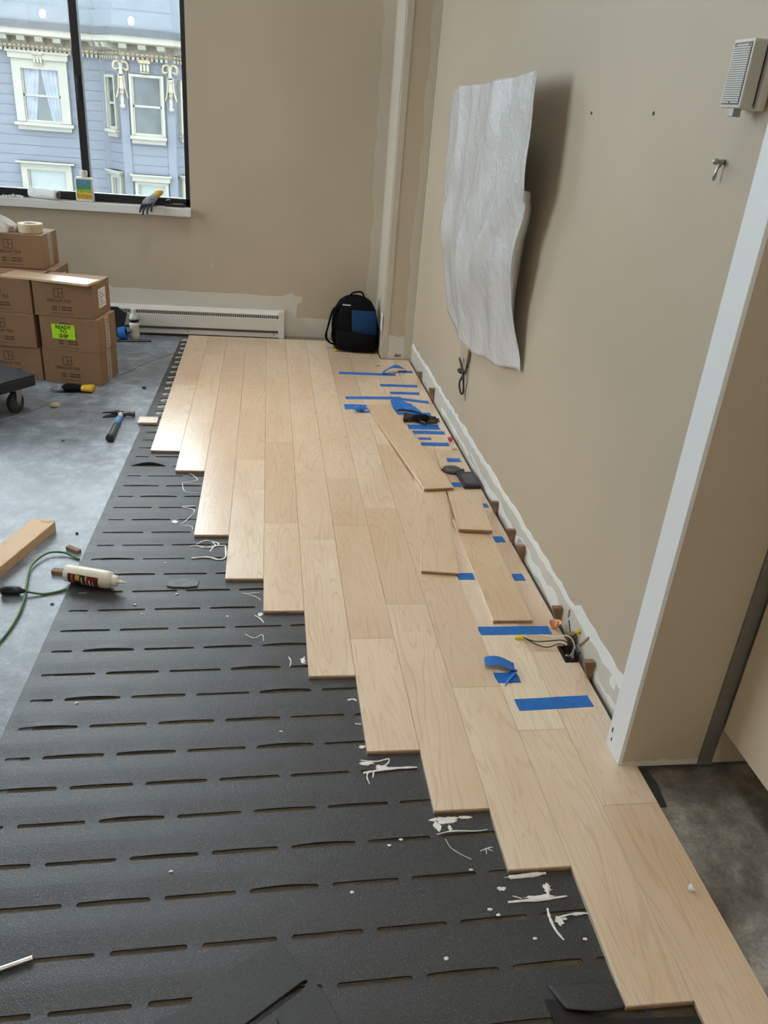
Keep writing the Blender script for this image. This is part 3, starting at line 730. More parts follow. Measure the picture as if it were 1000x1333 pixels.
# floor glove, hammer, lumber
glove('work_glove', 'dark work glove with yellow cuff on concrete before the cartons', (-1.07, 4.545, .002), R(176), 'blackfab', 'glovegrey', 'yellow', .02)
t = thing('hammer', 'claw hammer with black and blue handle lying on the concrete', 'hammer', (-.755, 4.135, 0), R(4))
q = MB(); q.tube([(.0, .015, .018), (.0, -.02, .018), (-.004, -.07, .017)], [.013, .012, .012], 12); q.build('shank', 'silver', t, smooth=True)
q = MB(); q.tube([(-.003, -.045, .018), (-.006, -.09, .018), (-.009, -.14, .018)], [.0145, .0155, .015], 12); q.build('blue_grip', 'bluehandle', t, smooth=True)
q = MB(); q.tube([(-.009, -.138, .018), (-.013, -.22, .0185), (-.018, -.30, .019), (-.020, -.325, .019)], [.0145, .0165, .0165, .018], 12); q.build('grip', 'greyplastic', t, smooth=True)
q = MB(); q.tube([(-.020, -.318, .020), (-.021, -.336, .021), (-.0215, -.345, .021)], [.021, .022, .018], 14); q.build('pommel', 'blackplastic', t, smooth=True)
hd = MB(); hd.tube([(-.016, .018, .018), (.02, .016, .018), (.030, .016, .018), (.034, .016, .018), (.068, .014, .018), (.072, .014, .018)], [.015, .016, .012, .012, .0165, .0150], 14)
hd.build('head', 'darkmetal', t, smooth=True)
for s_ in (-1, 1):
    q = MB(); q.tube([(-.008, .018, .019 + s_ * .006), (-.040, .018, .019 + s_ * .009), (-.070, .008, .019 + s_ * .011), (-.090, -.008, .018 + s_ * .012)], [.011, .009, .007, .003], 10); q.build('claw', 'darkmetal', t, smooth=True)
t = thing('lumber_offcut', 'length of pale pine lumber lying on the concrete floor', 'lumber', (-.846, 2.902, 0), R(-17.4))
MB().box(-.0465, .0465, -.62, 0, .0, .040).build('beam', 'pine', t, bevel=.002)
MB().prism([(-.02, -.004), (.0, -.018), (.03, -.012), (.042, -.002), (.04, .004), (.0, .006)], .039, .0415).build('splinter', 'tan', t, fix=True)

# ------------------------------------------------------------------ green cord
t = thing('extension_cord', 'green extension cord looping over the concrete beside the mat', 'cord')
def spline(pts, n=6):
    out = []
    P = [Vector(pts[0])] + [Vector(p) for p in pts] + [Vector(pts[-1])]
    for i in range(1, len(P) - 2):
        for k in range(n):
            s_ = k / n; a, b_, c_, d_ = P[i - 1], P[i], P[i + 1], P[i + 2]
            out.append(.5 * ((2 * b_) + (c_ - a) * s_ + (2 * a - 5 * b_ + 4 * c_ - d_) * s_ ** 2 + (3 * b_ - a - 3 * c_ + d_) * s_ ** 3))
    out.append(P[-2]); return out
MB().tube(spline([(-.672, 2.660, .0045), (-.688, 2.673, .005), (-.735, 2.70, .010), (-.790, 2.69, .012), (-.824, 2.605, .010), (-.808, 2.475, .012), (-.792, 2.38, .010), (-.790, 2.268, .006), (-.808, 2.15, .0045), (-.86, 1.98, .0045), (-.97, 1.75, .0045)]), .0042, 8).build('cord', 'green', t, smooth=True)
MB().tube(spline([(-.674, 2.458, .0045), (-.70, 2.442, .0045), (-.745, 2.428, .0045), (-.800, 2.430, .014)]), .0042, 8).build('cord', 'green', t, smooth=True)
pl = MB(); pl.tube([(-.798, 2.430, .014), (-.812, 2.431, .015), (-.818, 2.431, .016), (-.845, 2.433, .017), (-.875, 2.435, .017), (-.878, 2.435, .017)], [.006, .009, .014, .0165, .0165, .013], 12)
pl.build('socket_plug', 'blackplastic', t, smooth=True)

# ------------------------------------------------------------------ glue bottle on the mat
ax = Vector((.212, -.070, 0)); ang = math.atan2(ax.y, ax.x)
t = thing('glue_bottle', 'cream glue bottle with dark red label lying on the foam mat', 'bottle', (-.682, 2.512, MT + .0340), ang)
RX = Matrix.Rotation(R(90), 4, 'Y')
MB().lathe([(.024, 0), (.029, .002), (.031, .006), (.031, .150), (.0295, .163), (.024, .170), (.0185, .173)], 28, RX).build('bottle_body', 'cream', t, smooth=True)
cp = MB().lathe([(.0185, .172), (.0205, .173), (.0205, .186), (.016, .192), (.012, .194)], 24, RX).build('cap', 'whiteplastic', t, smooth=True)
MB().lathe([(.008, .192), (.006, .20), (.0035, .222), (.002, .226)], 14, RX).build('nozzle', 'whiteplastic', t, smooth=True)
def wrap_patch(m, x0, x1, a0, a1, r, parent, name):
    q = MB(); n = 14
    def fn(u, v):
        a = R(a0 + (a1 - a0) * v); return (x0 + (x1 - x0) * u, r * math.cos(a), r * math.sin(a))
    q.grid(fn, 1, n); return q.build(name, m, parent, smooth=True)
lb = wrap_patch('labelblack', .022, .090, 145, 285, .0314, t, 'front_label')
wrap_patch('labelorange', .034, .042, 150, 280, .0316, lb, 'label_band')
wrap_patch('labelyellow', .086, .092, 150, 283, .0316, lb, 'label_band')
wrap_patch('labelred', .092, .135, 145, 285, .0314, lb, 'label_band')
wrap_patch('labelyellow', .050, .066, 150, 185, .0317, lb, 'label_emblem')
wrap_patch('paper', .100, .105, 170, 255, .0317, lb, 'label_print'); wrap_patch('paper', .112, .116, 180, 245, .0317, lb, 'label_print')
wrap_patch('silver', .072, .076, 160, 270, .0317, lb, 'label_print')

# ------------------------------------------------------------------ backpack
t = thing('backpack', 'black backpack with a dark blue front pocket on the planks', 'backpack', (.625, 5.60, PT), R(-8))
def bp(u, v):
    a = 2 * math.pi * u
    prof = [(0, .80, .80), (.04, .96, .95), (.15, 1.0, 1.02), (.45, 1.0, 1.0), (.7, .90, .86), (.88, .66, .60), (.97, .36, .30), (1.0, .02, .02)]
    for (v0, a0, b0), (v1, a1, b1) in zip(prof[:-1], prof[1:]):
        if v0 <= v <= v1:
            k = (v - v0) / (v1 - v0); sx, sy = a0 + (a1 - a0) * k, b0 + (b1 - b0) * k; break
    ca, sa = math.cos(a), math.sin(a); e = .62
    wob = 1 + .03 * math.sin(5 * a + 7 * v)
    return (.165 * sx * wob * math.copysign(abs(ca) ** e, ca) - .02 * v, .105 * sy * wob * math.copysign(abs(sa) ** e, sa) + .01 * v, .375 * v)
MB().grid(bp, 40, 26).build('bag_body', 'blackfab', t, smooth=True)
def pocket(u, v):
    return (-.02 + .165 * u - .015 * v, -.113 - .028 * math.sin(math.pi * min(1, max(0, u * .9 + .05))) * math.sin(math.pi * (.12 + .76 * v)) + .035 * v * v, .135 + .15 * v)
MB().grid(pocket, 12, 12).build('front_pocket', 'bluefab', t, smooth=True, solid=.012)
def lower(u, v):
    return (-.13 + .27 * u, -.108 - .035 * math.sin(math.pi * u) ** .6 * math.sin(math.pi * (.1 + .8 * v)) ** .7, .015 + .13 * v)
MB().grid(lower, 14, 10).build('lower_pocket', 'blackfab', t, smooth=True, solid=.015)
MB().tube(spline([(-.06, .0, .352), (-.04, -.005, .385), (.02, -.005, .395), (.045, .0, .350)]), .011, 8, .6).build('top_handle', 'blackfab', t, smooth=True)
MB().tube(spline([(-.13, -.04, .300), (-.165, -.07, .27), (-.190, -.08, .18), (-.205, -.085, .09), (-.175, -.09, .05), (-.135, -.08, .04)]), .014, 8, .5).build('shoulder_strap', 'blackfab', t, smooth=True)
MB().tube(spline([(-.155, -.08, .165), (-.165, -.09, .11), (-.155, -.095, .06)]), .006, 6).build('side_loop', 'blackfab', t, smooth=True)
MB().box(-.10, -.045, -.104, -.098, .318, .324).build('zip_pull', 'silver', t)

# ------------------------------------------------------------------ loose planks on the floor
def loose(label, cx, cy, L, rot, z0, z1, wdt=.141):
    """z0, z1: underside height at near and far end"""
    o = MB().box(-wdt / 2, wdt / 2, -L / 2, L / 2, 0, .0138)
    tl = math.atan2(z1 - z0, L)
    ob = o.build('loose_plank', 'maple_loose', bevel=.0008, loc=(cx, cy, (z0 + z1) / 2))
    ob.rotation_euler = (tl, 0, rot)
    MB().box(-wdt / 2 + .001, wdt / 2 - .001, -L / 2 - .0004, -L / 2 + .002, .0008, .0098).build('ply_core', 'ply_edge', ob)
    return tag(ob, label, 'plank', 'loose planks lying on the laid floor')
loose('long loose plank lying askew over the strips of blue tape', .7095, 3.800, 1.165, R(6.8), PT + .0182, PT + .0002)
loose('loose plank lying askew, its far end under the long one', .7105, 2.98, .92, R(-7.4), PT + .0002, PT + .0002)
loose('short loose plank lapped on another, beside the black device', .873, 3.03, .415, R(-4.6), PT + .0202, PT + .0010)
loose('loose plank ending at the wide tape strip by the wires', .850, 2.575, .74, R(-.6), PT + .0002, PT + .0002)
loose('narrow plank offcut between the long loose plank and the tape', .868, 3.60, .24, R(-3), PT + .0002, PT + .0002, .045)

# ------------------------------------------------------------------ blue tape
def tape(label, x0, x1, y, rot=0, wd=.048, grp='strips of blue tape on the planks', lift=0.0, y1=None):
    q = MB(); n = 12; rr = random.Random(int(y * 1000) + int(x0 * 100))
    y1 = y if y1 is None else y1
    def fn(u, v):
        e = rr.uniform(-.003, .003) if u in (0, 1) else 0
        z = PT + .0006 + (lift * math.sin(math.pi * u) if lift else 0) + .0004 * math.sin(9 * u + y)
        return (x0 + (x1 - x0) * u + e, y + (y1 - y) * u + (v - .5) * wd, z)
    q.grid(fn, n, 2)
    return tag(q.build('tape_strip', 'bluetape', solid=.0006), label, 'tape', grp)
far = 'narrow-looking strip of blue tape across the far planks near the corner column'
tape('strip of blue tape running out from under the curled tape', .462, .83, 4.998)
tape('short blue tape strip reaching the wall beyond the curled tape', .86, .955, 5.075)
tape('blue tape strip just before the curled tape', .702, .939, 4.775)
tape('shortest blue tape strip between two longer ones', .745, .929, 4.632)
tape('long blue tape strip before the bunched tape', .465, .80, 4.515, y1=4.54)
tape('blue tape strip meeting the brown wedge by the wall', .78, .958, 4.525, y1=4.475)
tape('blue tape strip beside the far end of the long loose plank', .444, .585, 4.36, wd=.085)
tape('blue tape tail under the little crumpled wad', .53, .60, 4.285, wd=.03)
tape('blue tape strip just beyond the black gloves', .72, .935, 4.272)
tape('blue tape strip partly under the black gloves', .77, .945, 4.065, wd=.07)
tape('blue tape strip next after the black gloves', .785, .958, 3.985)
tape('stub of blue tape between two full strips', .80, .868, 3.895, wd=.032)
tape('blue tape strip level with the pink scrap', .80, .948, 3.82)
tape('blue tape strip above the black pouch and device', .878, .966, 3.615)
tape('blue tape corner showing beside the black device', .858, .905, 3.325, wd=.05)
tape('short blue tape end by the wall beside the short loose plank', .945, .982, 3.11, wd=.04)
tape('blue tape end by the wall at the end of the short loose plank', .93, .975, 2.80, wd=.05)
tape('blue tape end by the wall along the tape-side loose plank', .93, .974, 2.505, wd=.05)
tape('blue tape piece showing between two loose planks', .716, .782, 2.512)
tape('blue tape tail beside the middle of the loose planks', .70, .735, 2.90, wd=.05)
tape('wide blue tape strip under the bare wires', .718, .966, 2.163)
tape('blue tape strip nearest the white wall end', .742, .978, 1.788, rot=0, wd=.052, y1=1.798)
def wad(label, fn, nu=18, nv=6, name='tape_wad'):
    q = MB(); q.grid(fn, nu, nv)
    return tag(q.build(name, 'bluetape', solid=.0008), label, 'tape', 'crumpled pieces of blue tape')
def curl(u, v):
    x = .745 + .17 * u; y = 5.01 + .075 * u + (v - .5) * .045
    return (x, y, PT + .001 + .040 * math.sin(math.pi * u) ** .8 + .004 * math.sin(8 * u + 3 * v))
wad('piece of blue tape arched up in a curl near the corner column', curl)
def bunch(u, v):
    x = .724 + .160 * u - .05 * v * u; y = 4.29 + .16 * v + .02 * math.sin(5 * u)
    return (x, y, PT + .002 + .016 * abs(math.sin(3.3 * math.pi * v + 2 * u)) * (1 - .6 * u) + .006 * abs(math.sin(7 * u)))
wad('bunched blue tape at the far end of the long loose plank', bunch, 16, 14)
def smallwad(u, v):
    a = 2 * math.pi * u; r = .026 * math.sin(math.pi * (.05 + .9 * v)) * (1 + .25 * math.sin(3 * a + 5 * v))
    return (.522 + r * math.cos(a) * 1.2, 4.285 + r * math.sin(a), PT + .002 + .036 * v * (1 + .1 * math.sin(2 * a)))
wad('little crumpled wad of blue tape beside the far end of the long loose plank', smallwad, 14, 8)
def fold(u, v):
    if u < .5:
        k = u / .5; return (.688 + .085 * k + .01 * v, 1.985 - .035 * k + (v - .5) * .052 + .012 * math.sin(3 * k), PT + .002 + .012 * math.sin(math.pi * (.15 + .7 * k)) + .006 * (1 - v))
    k = (u - .5) / .5; return (.783 - .055 * k * (1 - .4 * v), 1.95 - .03 * k + (v - .5) * .045 - .025 * k, PT + .001 + .016 * (1 - k) * (.6 + .4 * math.cos(5 * v)))
wad('twisted piece of blue tape on the planks before the wires', fold, 20, 6)
tape('flat blue tape end under the twisted piece', .712, .785, 1.915, wd=.05)

# ------------------------------------------------------------------ wedges along the wall
wl = ['small brown wedge at the wall nearest the corner column', 'tall brown wedge at the wall by the bunched tape', 'brown wedge at the wall beside the short loose plank',
      'brown wedge of a close pair, the one toward the corner column', 'brown wedge of a close pair, the one toward the wires', 'brown wedge with a curled copper sliver beside it',
      'brown wedge right behind the bare wires', 'brown wedge at the wall between the wires and white wall end']
for lb_, y, h, wy in zip(wl, (4.93, 4.53, 3.06, 2.80, 2.66, 2.225, 2.085, 1.925), (.05, .075, .05, .052, .055, .06, .05, .06), (.012, .02, .016, .016, .016, .018, .02, .02)):
    x0 = xe(y) + .0008; x1 = xw(y) - .0032
    q = MB().prism([(x0 + .004, .005), (x1, .005), (x1, PT + h), (x0 - .022, PT + h), (x0 - .018, PT + h * .7)], y - wy, y, MY)
    tag(q.build('shim_wedge', 'wedge', bevel=.0006, fix=True), lb_, 'wedge', 'wedges between planks and wall')
def cone(u, v):
    a = R(-60 + 240 * u); r = .004 + .020 * v
    return (.982 + r * math.cos(a), 2.165 + r * math.sin(a) * .7, PT + .001 + .032 * v)
tag(MB().grid(cone, 12, 4).build('copper_sliver', 'copper', solid=.001, smooth=True), 'curled copper-coloured sliver at the wall foot', 'scrap')

# ------------------------------------------------------------------ junction box and wires
t = thing('junction_box', 'open steel junction box with bare wires at the wall foot', 'junction box', (.982, 2.030, 0))
q = MB(); q.box(-.017, .024, -.040, .040, .001, .006); q.box(-.0175, -.0155, -.040, .040, .001, .024); q.box(.0222, .0242, -.040, .040, .001, .036); q.box(-.017, .024, -.0402, -.038, .001, .022); q.box(-.017, .024, .038, .0402, .001, .022)
q.build('steel_box', 'darkmetal', t)
for k, (pth, m, r) in enumerate([
    ([(.010, .00, .008), (.004, .005, .05), (-.02, .018, .060), (-.055, .035, .045), (-.095, .055, .030), (-.13, .085, .026)], 'blackplastic', .0022),
    ([(.0, -.01, .008), (-.006, .0, .045), (-.03, .012, .050), (-.06, .022, .030), (-.09, .045, .024), (-.128, .086, .026)], 'blackplastic', .0020),
    ([(.012, -.015, .008), (.016, -.005, .055), (.0, .02, .075), (-.03, .05, .050), (-.05, .09, .028)], 'whiteplastic', .0018),
    ([(-.05, .09, .028), (-.06, .10, .024), (-.085, .095, .022), (-.115, .105, .021)], 'whiteplastic', .0014),
    ([(.012, .01, .008), (.018, -.006, .05), (.010, -.022, .052), (-.002, -.022, .020)], 'metal', .0022),
    ([(.0, .02, .008), (.012, .028, .05), (.026, .03, .072), (.034, .028, .084)], 'blackplastic', .0020),
    ([(.01, -.02, .01), (.02, -.03, .035), (.026, -.035, .05)], 'blackplastic', .0020)]):
    MB().tube(spline(pth, 5), r, 8).build('wire', m, t, smooth=True)
MB().lathe([(.0085, 0), (.0085, .010), (.006, .022), (.005, .026)], 10, Matrix.Translation((-.128, .085, .026)) @ Matrix.Rotation(R(-95), 4, 'Y')).build('wire_nut', 'wirenut', t)
MB().lathe([(.007, 0), (.0072, .008), (.0055, .018)], 10, Matrix.Translation((.033, .028, .082)) @ Matrix.Rotation(R(30), 4, 'X')).build('wire_nut', 'wirenut', t)
for p in ((-.004, -.012, .010), (.010, -.022, .010)): MB().lathe([(.006, 0), (.006, .012), (.004, .014)], 10, Matrix.Translation(p)).build('clamp_screw', 'metal', t)

# ------------------------------------------------------------------ gloves, pouch, device, scraps on planks
g2 = glove('work_glove', 'black work glove lying on the blue tape strips', (.845, 4.150, PT + .003), R(-8), 'blackfab', 'blackplastic', 'blackplastic', .01)
g2.scale = (.85, .95, 1.0)
t = thing('belt_pouch', 'dark grey oval pouch beside the square black device', 'pouch', (.893, 3.475, PT), R(-12))
MB().lathe([(.001, .001), (.034, .001), (.040, .006), (.040, .014), (.034, .020), (.012, .023), (.001, .0235)], 28, Matrix.Diagonal((1.15, .95, 1, 1))).build('pouch_body', 'greyplastic', t, smooth=True)
MB().box(.030, .060, -.012, .012, .010, .017).build('tab', 'blackplastic', t, bevel=.003)
t = thing('square_device', 'square black device with a grey screen face by the wall', 'device', (.950, 3.365, PT), R(2))
MB().box(-.044, .040, -.085, .078, .0, .018).build('device_body', 'blackplastic', t, bevel=.007, seg=3)
MB().box(-.031, .026, -.062, .052, .0175, .019).build('screen', 'greyplastic', t, bevel=.0005)
q = MB()
def crumb(name, m, label, cat, loc, sc, group=None, seed=1):
    rr = random.Random(seed); bm = bmesh.new(); bmesh.ops.create_icosphere(bm, subdivisions=1, radius=1)
    for v in bm.verts: v.co = Vector((v.co.x * sc[0], v.co.y * sc[1], v.co.z * sc[2])) * rr.uniform(.65, 1.2)
    zmin = min(v.co.z for v in bm.verts)
    for v in bm.verts: v.co.z -= zmin
    me = bpy.data.meshes.new(name); bm.to_mesh(me); bm.free(); me.materials.append(M[m])
    o = bpy.data.objects.new(name, me); C.objects.link(o); o.location = loc
    return tag(o, label, cat, group)
crumb('plastic_scrap', 'pink', 'pink crumpled scrap at the wall edge', 'scrap', (.962, 3.86, PT), (.018, .022, .018), seed=4)
crumb('wood_chip', 'tan', 'pale wood chip at the wall near the pink scrap', 'wood chip', (.960, 3.745, PT), (.020, .012, .008), seed=6)
crumb('paper_scrap', 'paper', 'white scrap on the plank beside the bare hall concrete', 'scrap', (.976, 1.143, PT), (.008, .011, .008), seed=9)
crumb('wood_chip', 'tan', 'pale triangular wood chip on the concrete by the dolly', 'wood chip', (-1.115, 4.265, 0), (.028, .016, .018), seed=3)
crumb('plastic_chip', 'yellow', 'small amber chip on the planks below the backpack', 'scrap', (.475, 5.50, PT), (.020, .016, .010), seed=13)
crumb('foam_crumb', 'tan', 'pale crumb on the planks before the corner column', 'scrap', (.735, 5.17, PT), (.022, .014, .010), seed=15)
crumb('dark_chip', 'wedge', 'small dark chip on the concrete near the hammer', 'scrap', (-.975, 3.80, 0), (.012, .008, .006), seed=18)
crumb('dark_chip', 'blackplastic', 'black chip on the concrete beside the mat edge', 'scrap', (-.70, 4.62, 0), (.014, .010, .006), seed=20)
for k, (x, y) in enumerate(((-.77, 5.0), (-.70, 2.37), (-.88, 4.6), (-.72, 2.86))):
    crumb('dust_crumb', 'blackplastic' if k % 2 else 'tan', 'tiny crumb lying on the bare concrete beside the mat', 'scrap', (x, y, 0), (.008, .006, .004), 'crumbs on the concrete', 30 + k)
o = MB().box(-.052, .046, -.042, .042, 0, .012).build('plank_offcut', 'maple_loose', bevel=.001, loc=(-.604, 4.073, MT + .0022), rot=(0, 0, R(1)))
tag(o, 'small pale plank offcut laid on the mat against the flooring', 'plank')
o = MB().box(-.03, .03, -.01, .01, 0, .014).build('spacer_stick', 'wedge', bevel=.001, loc=(-.705, 2.728, 0.0), rot=(0, 0, R(-35)))
tag(o, 'brown wood spacer poking out above the green cord', 'spacer')
o = MB().box(-.03, .03, -.012, .012, 0, .016).build('spacer_stick', 'wedge', bevel=.001, loc=(-.715, 2.565, 0.0), rot=(0, 0, R(-14)))
tag(o, 'brown wood spacer behind the base of the glue bottle', 'spacer')
o = MB().prism([(-.055, -.02), (-.035, -.028), (.02, -.030), (.052, -.022), (.055, .008), (.035, .026), (-.01, .030), (-.045, .018)], 0, .004).build('foam_scrap', 'foam', bevel=.0008, fix=True, loc=(-.285, 2.490, MT + .0022))
M['foamlight'] = mat('worn_foam', (.15, .16, .175), .6, .2, 60); o.data.materials[0] = M['foamlight']
tag(o, 'rounded grey foam scrap lying on the black mat', 'foam scrap')
# metal rod, bottom left
o = MB().tube([(-.60, 1.038, MT + .006), (-.448, 1.092, MT + .006)], .0048, 12).build('metal_rod', 'metal', smooth=False)
tag(o, 'thin bright metal rod lying on the foam mat', 'rod')
# black scrap of foam strip by the hall
o = MB().prism([(1.018, 1.53), (1.042, 1.53), (1.050, 1.48), (1.040, 1.40), (1.022, 1.40), (1.016, 1.46)], .0008, .004).build('foam_strip', 'foam', fix=True)
tag(o, 'strip of black foam on the hall concrete beside the planks', 'foam scrap')

# big foam offcut lying on the mat in the foreground
def ringpiece(outer, slot, z, th, name):
    n = 48
    def resample(poly, n):
        L = [math.dist(poly[i], poly[(i + 1) % len(poly)]) for i in range(len(poly))]; T = sum(L); out = []
        for k in range(n):
            d_ = T * k / n; i = 0
            while d_ > L[i]: d_ -= L[i]; i += 1
            p, q_ = poly[i], poly[(i + 1) % len(poly)]; out.append((p[0] + (q_[0] - p[0]) * d_ / L[i], p[1] + (q_[1] - p[1]) * d_ / L[i]))
        return out
    a, c = resample(outer, n), resample(slot, n)
    # align start by closest point
    k0 = min(range(n), key=lambda k: sum(math.dist(a[i], c[(i + k) % n]) for i in range(n))); c = c[k0:] + c[:k0]
    vs = [(p[0], p[1], z) for p in a] + [(p[0], p[1], z + th) for p in a] + [(p[0], p[1], z + th) for p in c] + [(p[0], p[1], z) for p in c]
    fs = [(r * n + k, r * n + (k + 1) % n, ((r + 1) % 4) * n + (k + 1) % n, ((r + 1) % 4) * n + k) for r in range(4) for k in range(n)]
    return MB().add(vs, fs).build(name, 'foamoff', fix=True, bevel=.0009)
def slotpoly(p, q_, hw):
    dx, dy = q_[0] - p[0], q_[1] - p[1]; a0 = math.atan2(dy, dx); out = []
    for k in range(9): a = a0 - math.pi / 2 + math.pi * k / 8; out.append((q_[0] + hw * math.cos(a), q_[1] + hw * math.sin(a)))
    for k in range(9): a = a0 + math.pi / 2 + math.pi * k / 8; out.append((p[0] + hw * math.cos(a), p[1] + hw * math.sin(a)))
    return out
outer = [(.040, 1.092), (.006, 1.080), (.000, 1.072), (-.012, 1.074), (-.016, 1.066), (-.105, 1.005), (-.112, .998), (-.118, 1.002), (-.130, .988), (-.137, .978), (-.133, .972), (-.20, .938), (-.30, .875), (-.23, .770), (.10, .800), (.165, .90), (.134, .955), (.09, 1.01)]
o = ringpiece(outer, slotpoly((.088, .996), (-.045, .906), .007), MT + .0030, .0062, 'foam_offcut')
tag(o, 'large slotted foam offcut lying askew on top of the mat', 'foam scrap')
o = MB().prism([(.086, .985), (.094, 1.000), (.11, .99), (.136, .948), (.15, .91), (.12, .85), (.05, .89), (.03, .93)], MT + .0094, MT + .0140).build('foam_offcut', 'foamoff', bevel=.0009, fix=True)
tag(o, 'small foam flap lying on the large slotted foam offcut', 'foam scrap')
# torn flap of mat near the foremost plank end
def flap(u, v):
    x = .575 + .135 * u; y = .955 - .05 * v + (1 - u) * .0
    return (x + .02 * v, y - .012 * math.sin(3 * u) * v, MT + .004 + .009 * v * math.sin(math.pi * (.15 + .85 * u)))
tag(MB().grid(flap, 14, 8).build('torn_flap', 'foam', solid=.003, smooth=True), 'torn lifted flap of foam beside the foremost plank end', 'foam scrap')
o = MB().prism([(.56, .93), (.60, .925), (.66, .885), (.72, .878), (.86, .872), (.86, .845), (.70, .80), (.58, .80)], MT + .0022, MT + .0034).build('plastic_film', 'blackplastic', fix=True)
tag(o, 'glossy black plastic film in front of the foremost plank end', 'film')

# ------------------------------------------------------------------ glue smears
GR = 'white glue squeezed out along the planks'
def glue(label, paths, flats=()):
    q = MB(); z = MT + .0028
    for p, r in paths:
        pts = spline([(x, y, z + .0004 * (i % 2)) for i, (x, y) in enumerate(p)], 4)
        rr = random.Random(int(p[0][0] * 1e4)); m = len(pts)
        q.tube(pts, [max(.0006, r * rr.uniform(.6, 1.25) * (.5 + .5 * math.sin(math.pi * (.12 + .8 * i / (m - 1))))) for i in range(m)], 7, .6)
    for (cx, cy, rx, ry, seed) in flats:
        rr = random.Random(seed); n = 22
        q.prism([(cx + rx * math.cos(2 * math.pi * k / n) * rr.uniform(.45, 1.15), cy + ry * math.sin(2 * math.pi * k / n) * rr.uniform(.45, 1.15)) for k in range(n)], z - .0015, z + .0006)
    return tag(q.build('glue_smear', 'glue', smooth=False, fix=True), label, 'glue', GR)
glue('long glue streak along a slot, with two drips', [([(.262, 1.553), (.30, 1.560), (.35, 1.566), (.408, 1.566)], .0045), ([(.275, 1.556), (.270, 1.538), (.274, 1.515)], .0022), ([(.29, 1.557), (.285, 1.535)], .0018), ([(.258, 1.600), (.30, 1.592), (.335, 1.601), (.33, 1.583), (.31, 1.572)], .0026)], [(.312, 1.570, .020, .010, 2), (.275, 1.588, .022, .007, 3)])
glue('patchy glue film beneath a plank end, brushed white', [([(.420, 1.345), (.46, 1.352), (.52, 1.349), (.548, 1.352)], .0018)], [(.445, 1.388, .038, .012, 5), (.425, 1.37, .010, .018, 6), (.50, 1.392, .02, .006, 7), (.455, 1.362, .006, .010, 8)])
glue('thin trail of glue beside a star-shaped dab', [([(.438, 1.33), (.445, 1.305), (.465, 1.285), (.488, 1.268)], .0010), ([(.515, 1.29), (.535, 1.297), (.548, 1.299)], .0018), ([(.53, 1.298), (.528, 1.28)], .0013), ([(.545, 1.288), (.53, 1.297)], .0011)])
glue('pale glue strip squeezed out under the plank end', [([(.565, 1.214), (.61, 1.216), (.655, 1.219)], .0050)], [(.60, 1.214, .045, .006, 12)])
glue('thick glue streak with a smeared crossing dab', [([(.545, 1.150), (.59, 1.151), (.64, 1.152), (.685, 1.156)], .0036), ([(.64, 1.15), (.645, 1.175), (.648, 1.19)], .004), ([(.56, 1.165), (.58, 1.156)], .0016)], [(.645, 1.180, .012, .014, 14), (.62, 1.157, .035, .007, 15), (.54, 1.185, .014, .006, 16)])
glue('curved glue drip hanging below the torn slot', [([(.630, 1.128), (.628, 1.105), (.632, 1.075), (.642, 1.052)], .0040), ([(.64, 1.103), (.69, 1.112), (.725, 1.108)], .0022)], [(.648, 1.096, .012, .012, 18), (.695, 1.111, .022, .004, 19)])
glue('glue tuft at a plank corner with string', [([(.078, 2.055), (.085, 2.03), (.080, 2.005)], .0018), ([(.128, 2.052), (.118, 2.03), (.130, 2.018)], .0030)], [(.122, 2.035, .008, .018, 21)])
glue('glue dab poking out beside the plank edge below the tuft', [([(.245, 1.842), (.262, 1.846), (.272, 1.838)], .0034), ([(.258, 1.742), (.276, 1.738)], .0024), ([(.262, 1.652), (.28, 1.650)], .0026)], [(.268, 1.648, .008, .006, 23)])
glue('zigzag glue string beside the third plank row', [([(-.285, 3.44), (-.345, 3.445), (-.30, 3.36), (-.365, 3.33), (-.275, 3.32)], .0016), ([(-.365, 3.33), (-.345, 3.24), (-.28, 3.225)], .0016)])
glue('looping glue string farther down the third plank row', [([(-.29, 3.10), (-.345, 3.09), (-.29, 3.06), (-.315, 2.97), (-.34, 2.93)], .0018), ([(-.33, 2.93), (-.29, 2.915), (-.285, 2.89)], .0016)], [(-.36, 2.955, .014, .012, 26)])
glue('tangled glue loops under the third plank end', [([(-.26, 2.77), (-.225, 2.80), (-.175, 2.775), (-.21, 2.745), (-.265, 2.76), (-.285, 2.75)], .0026), ([(-.20, 2.79), (-.19, 2.755), (-.245, 2.745)], .0022)])
glue('branched glue string leading to a plank side', [([(-.27, 2.665), (-.21, 2.672), (-.17, 2.655), (-.145, 2.675), (-.15, 2.76)], .0040), ([(-.15, 2.765), (-.19, 2.755), (-.205, 2.715)], .0024)])
glue('fine glue string by the fourth plank end', [([(-.075, 2.425), (-.03, 2.40), (-.01, 2.375)], .0014), ([(-.07, 2.42), (-.015, 2.425)], .0012), ([(-.03, 2.285), (-.01, 2.262), (.0, 2.24)], .0026)], [(-.012, 2.29, .01, .012, 29)])
glue('small glue hook on the mat', [([(-.06, 2.18), (-.03, 2.155), (-.005, 2.175), (.0, 2.14)], .0014)])
rr = random.Random(77)
for k in range(15):
    y = 4.2 + k * .105; x0 = -.505 + .0225 * (y - 4.2) * 0
    x1 = COLX[0] + .002
    glue('little glue curl along the outer plank edge by the mat', [([(x1, y), (x1 - rr.uniform(.02, .035), y + .012), (x1 - rr.uniform(.03, .045), y - .006), (x1 - .015, y - .014)], .0034)])
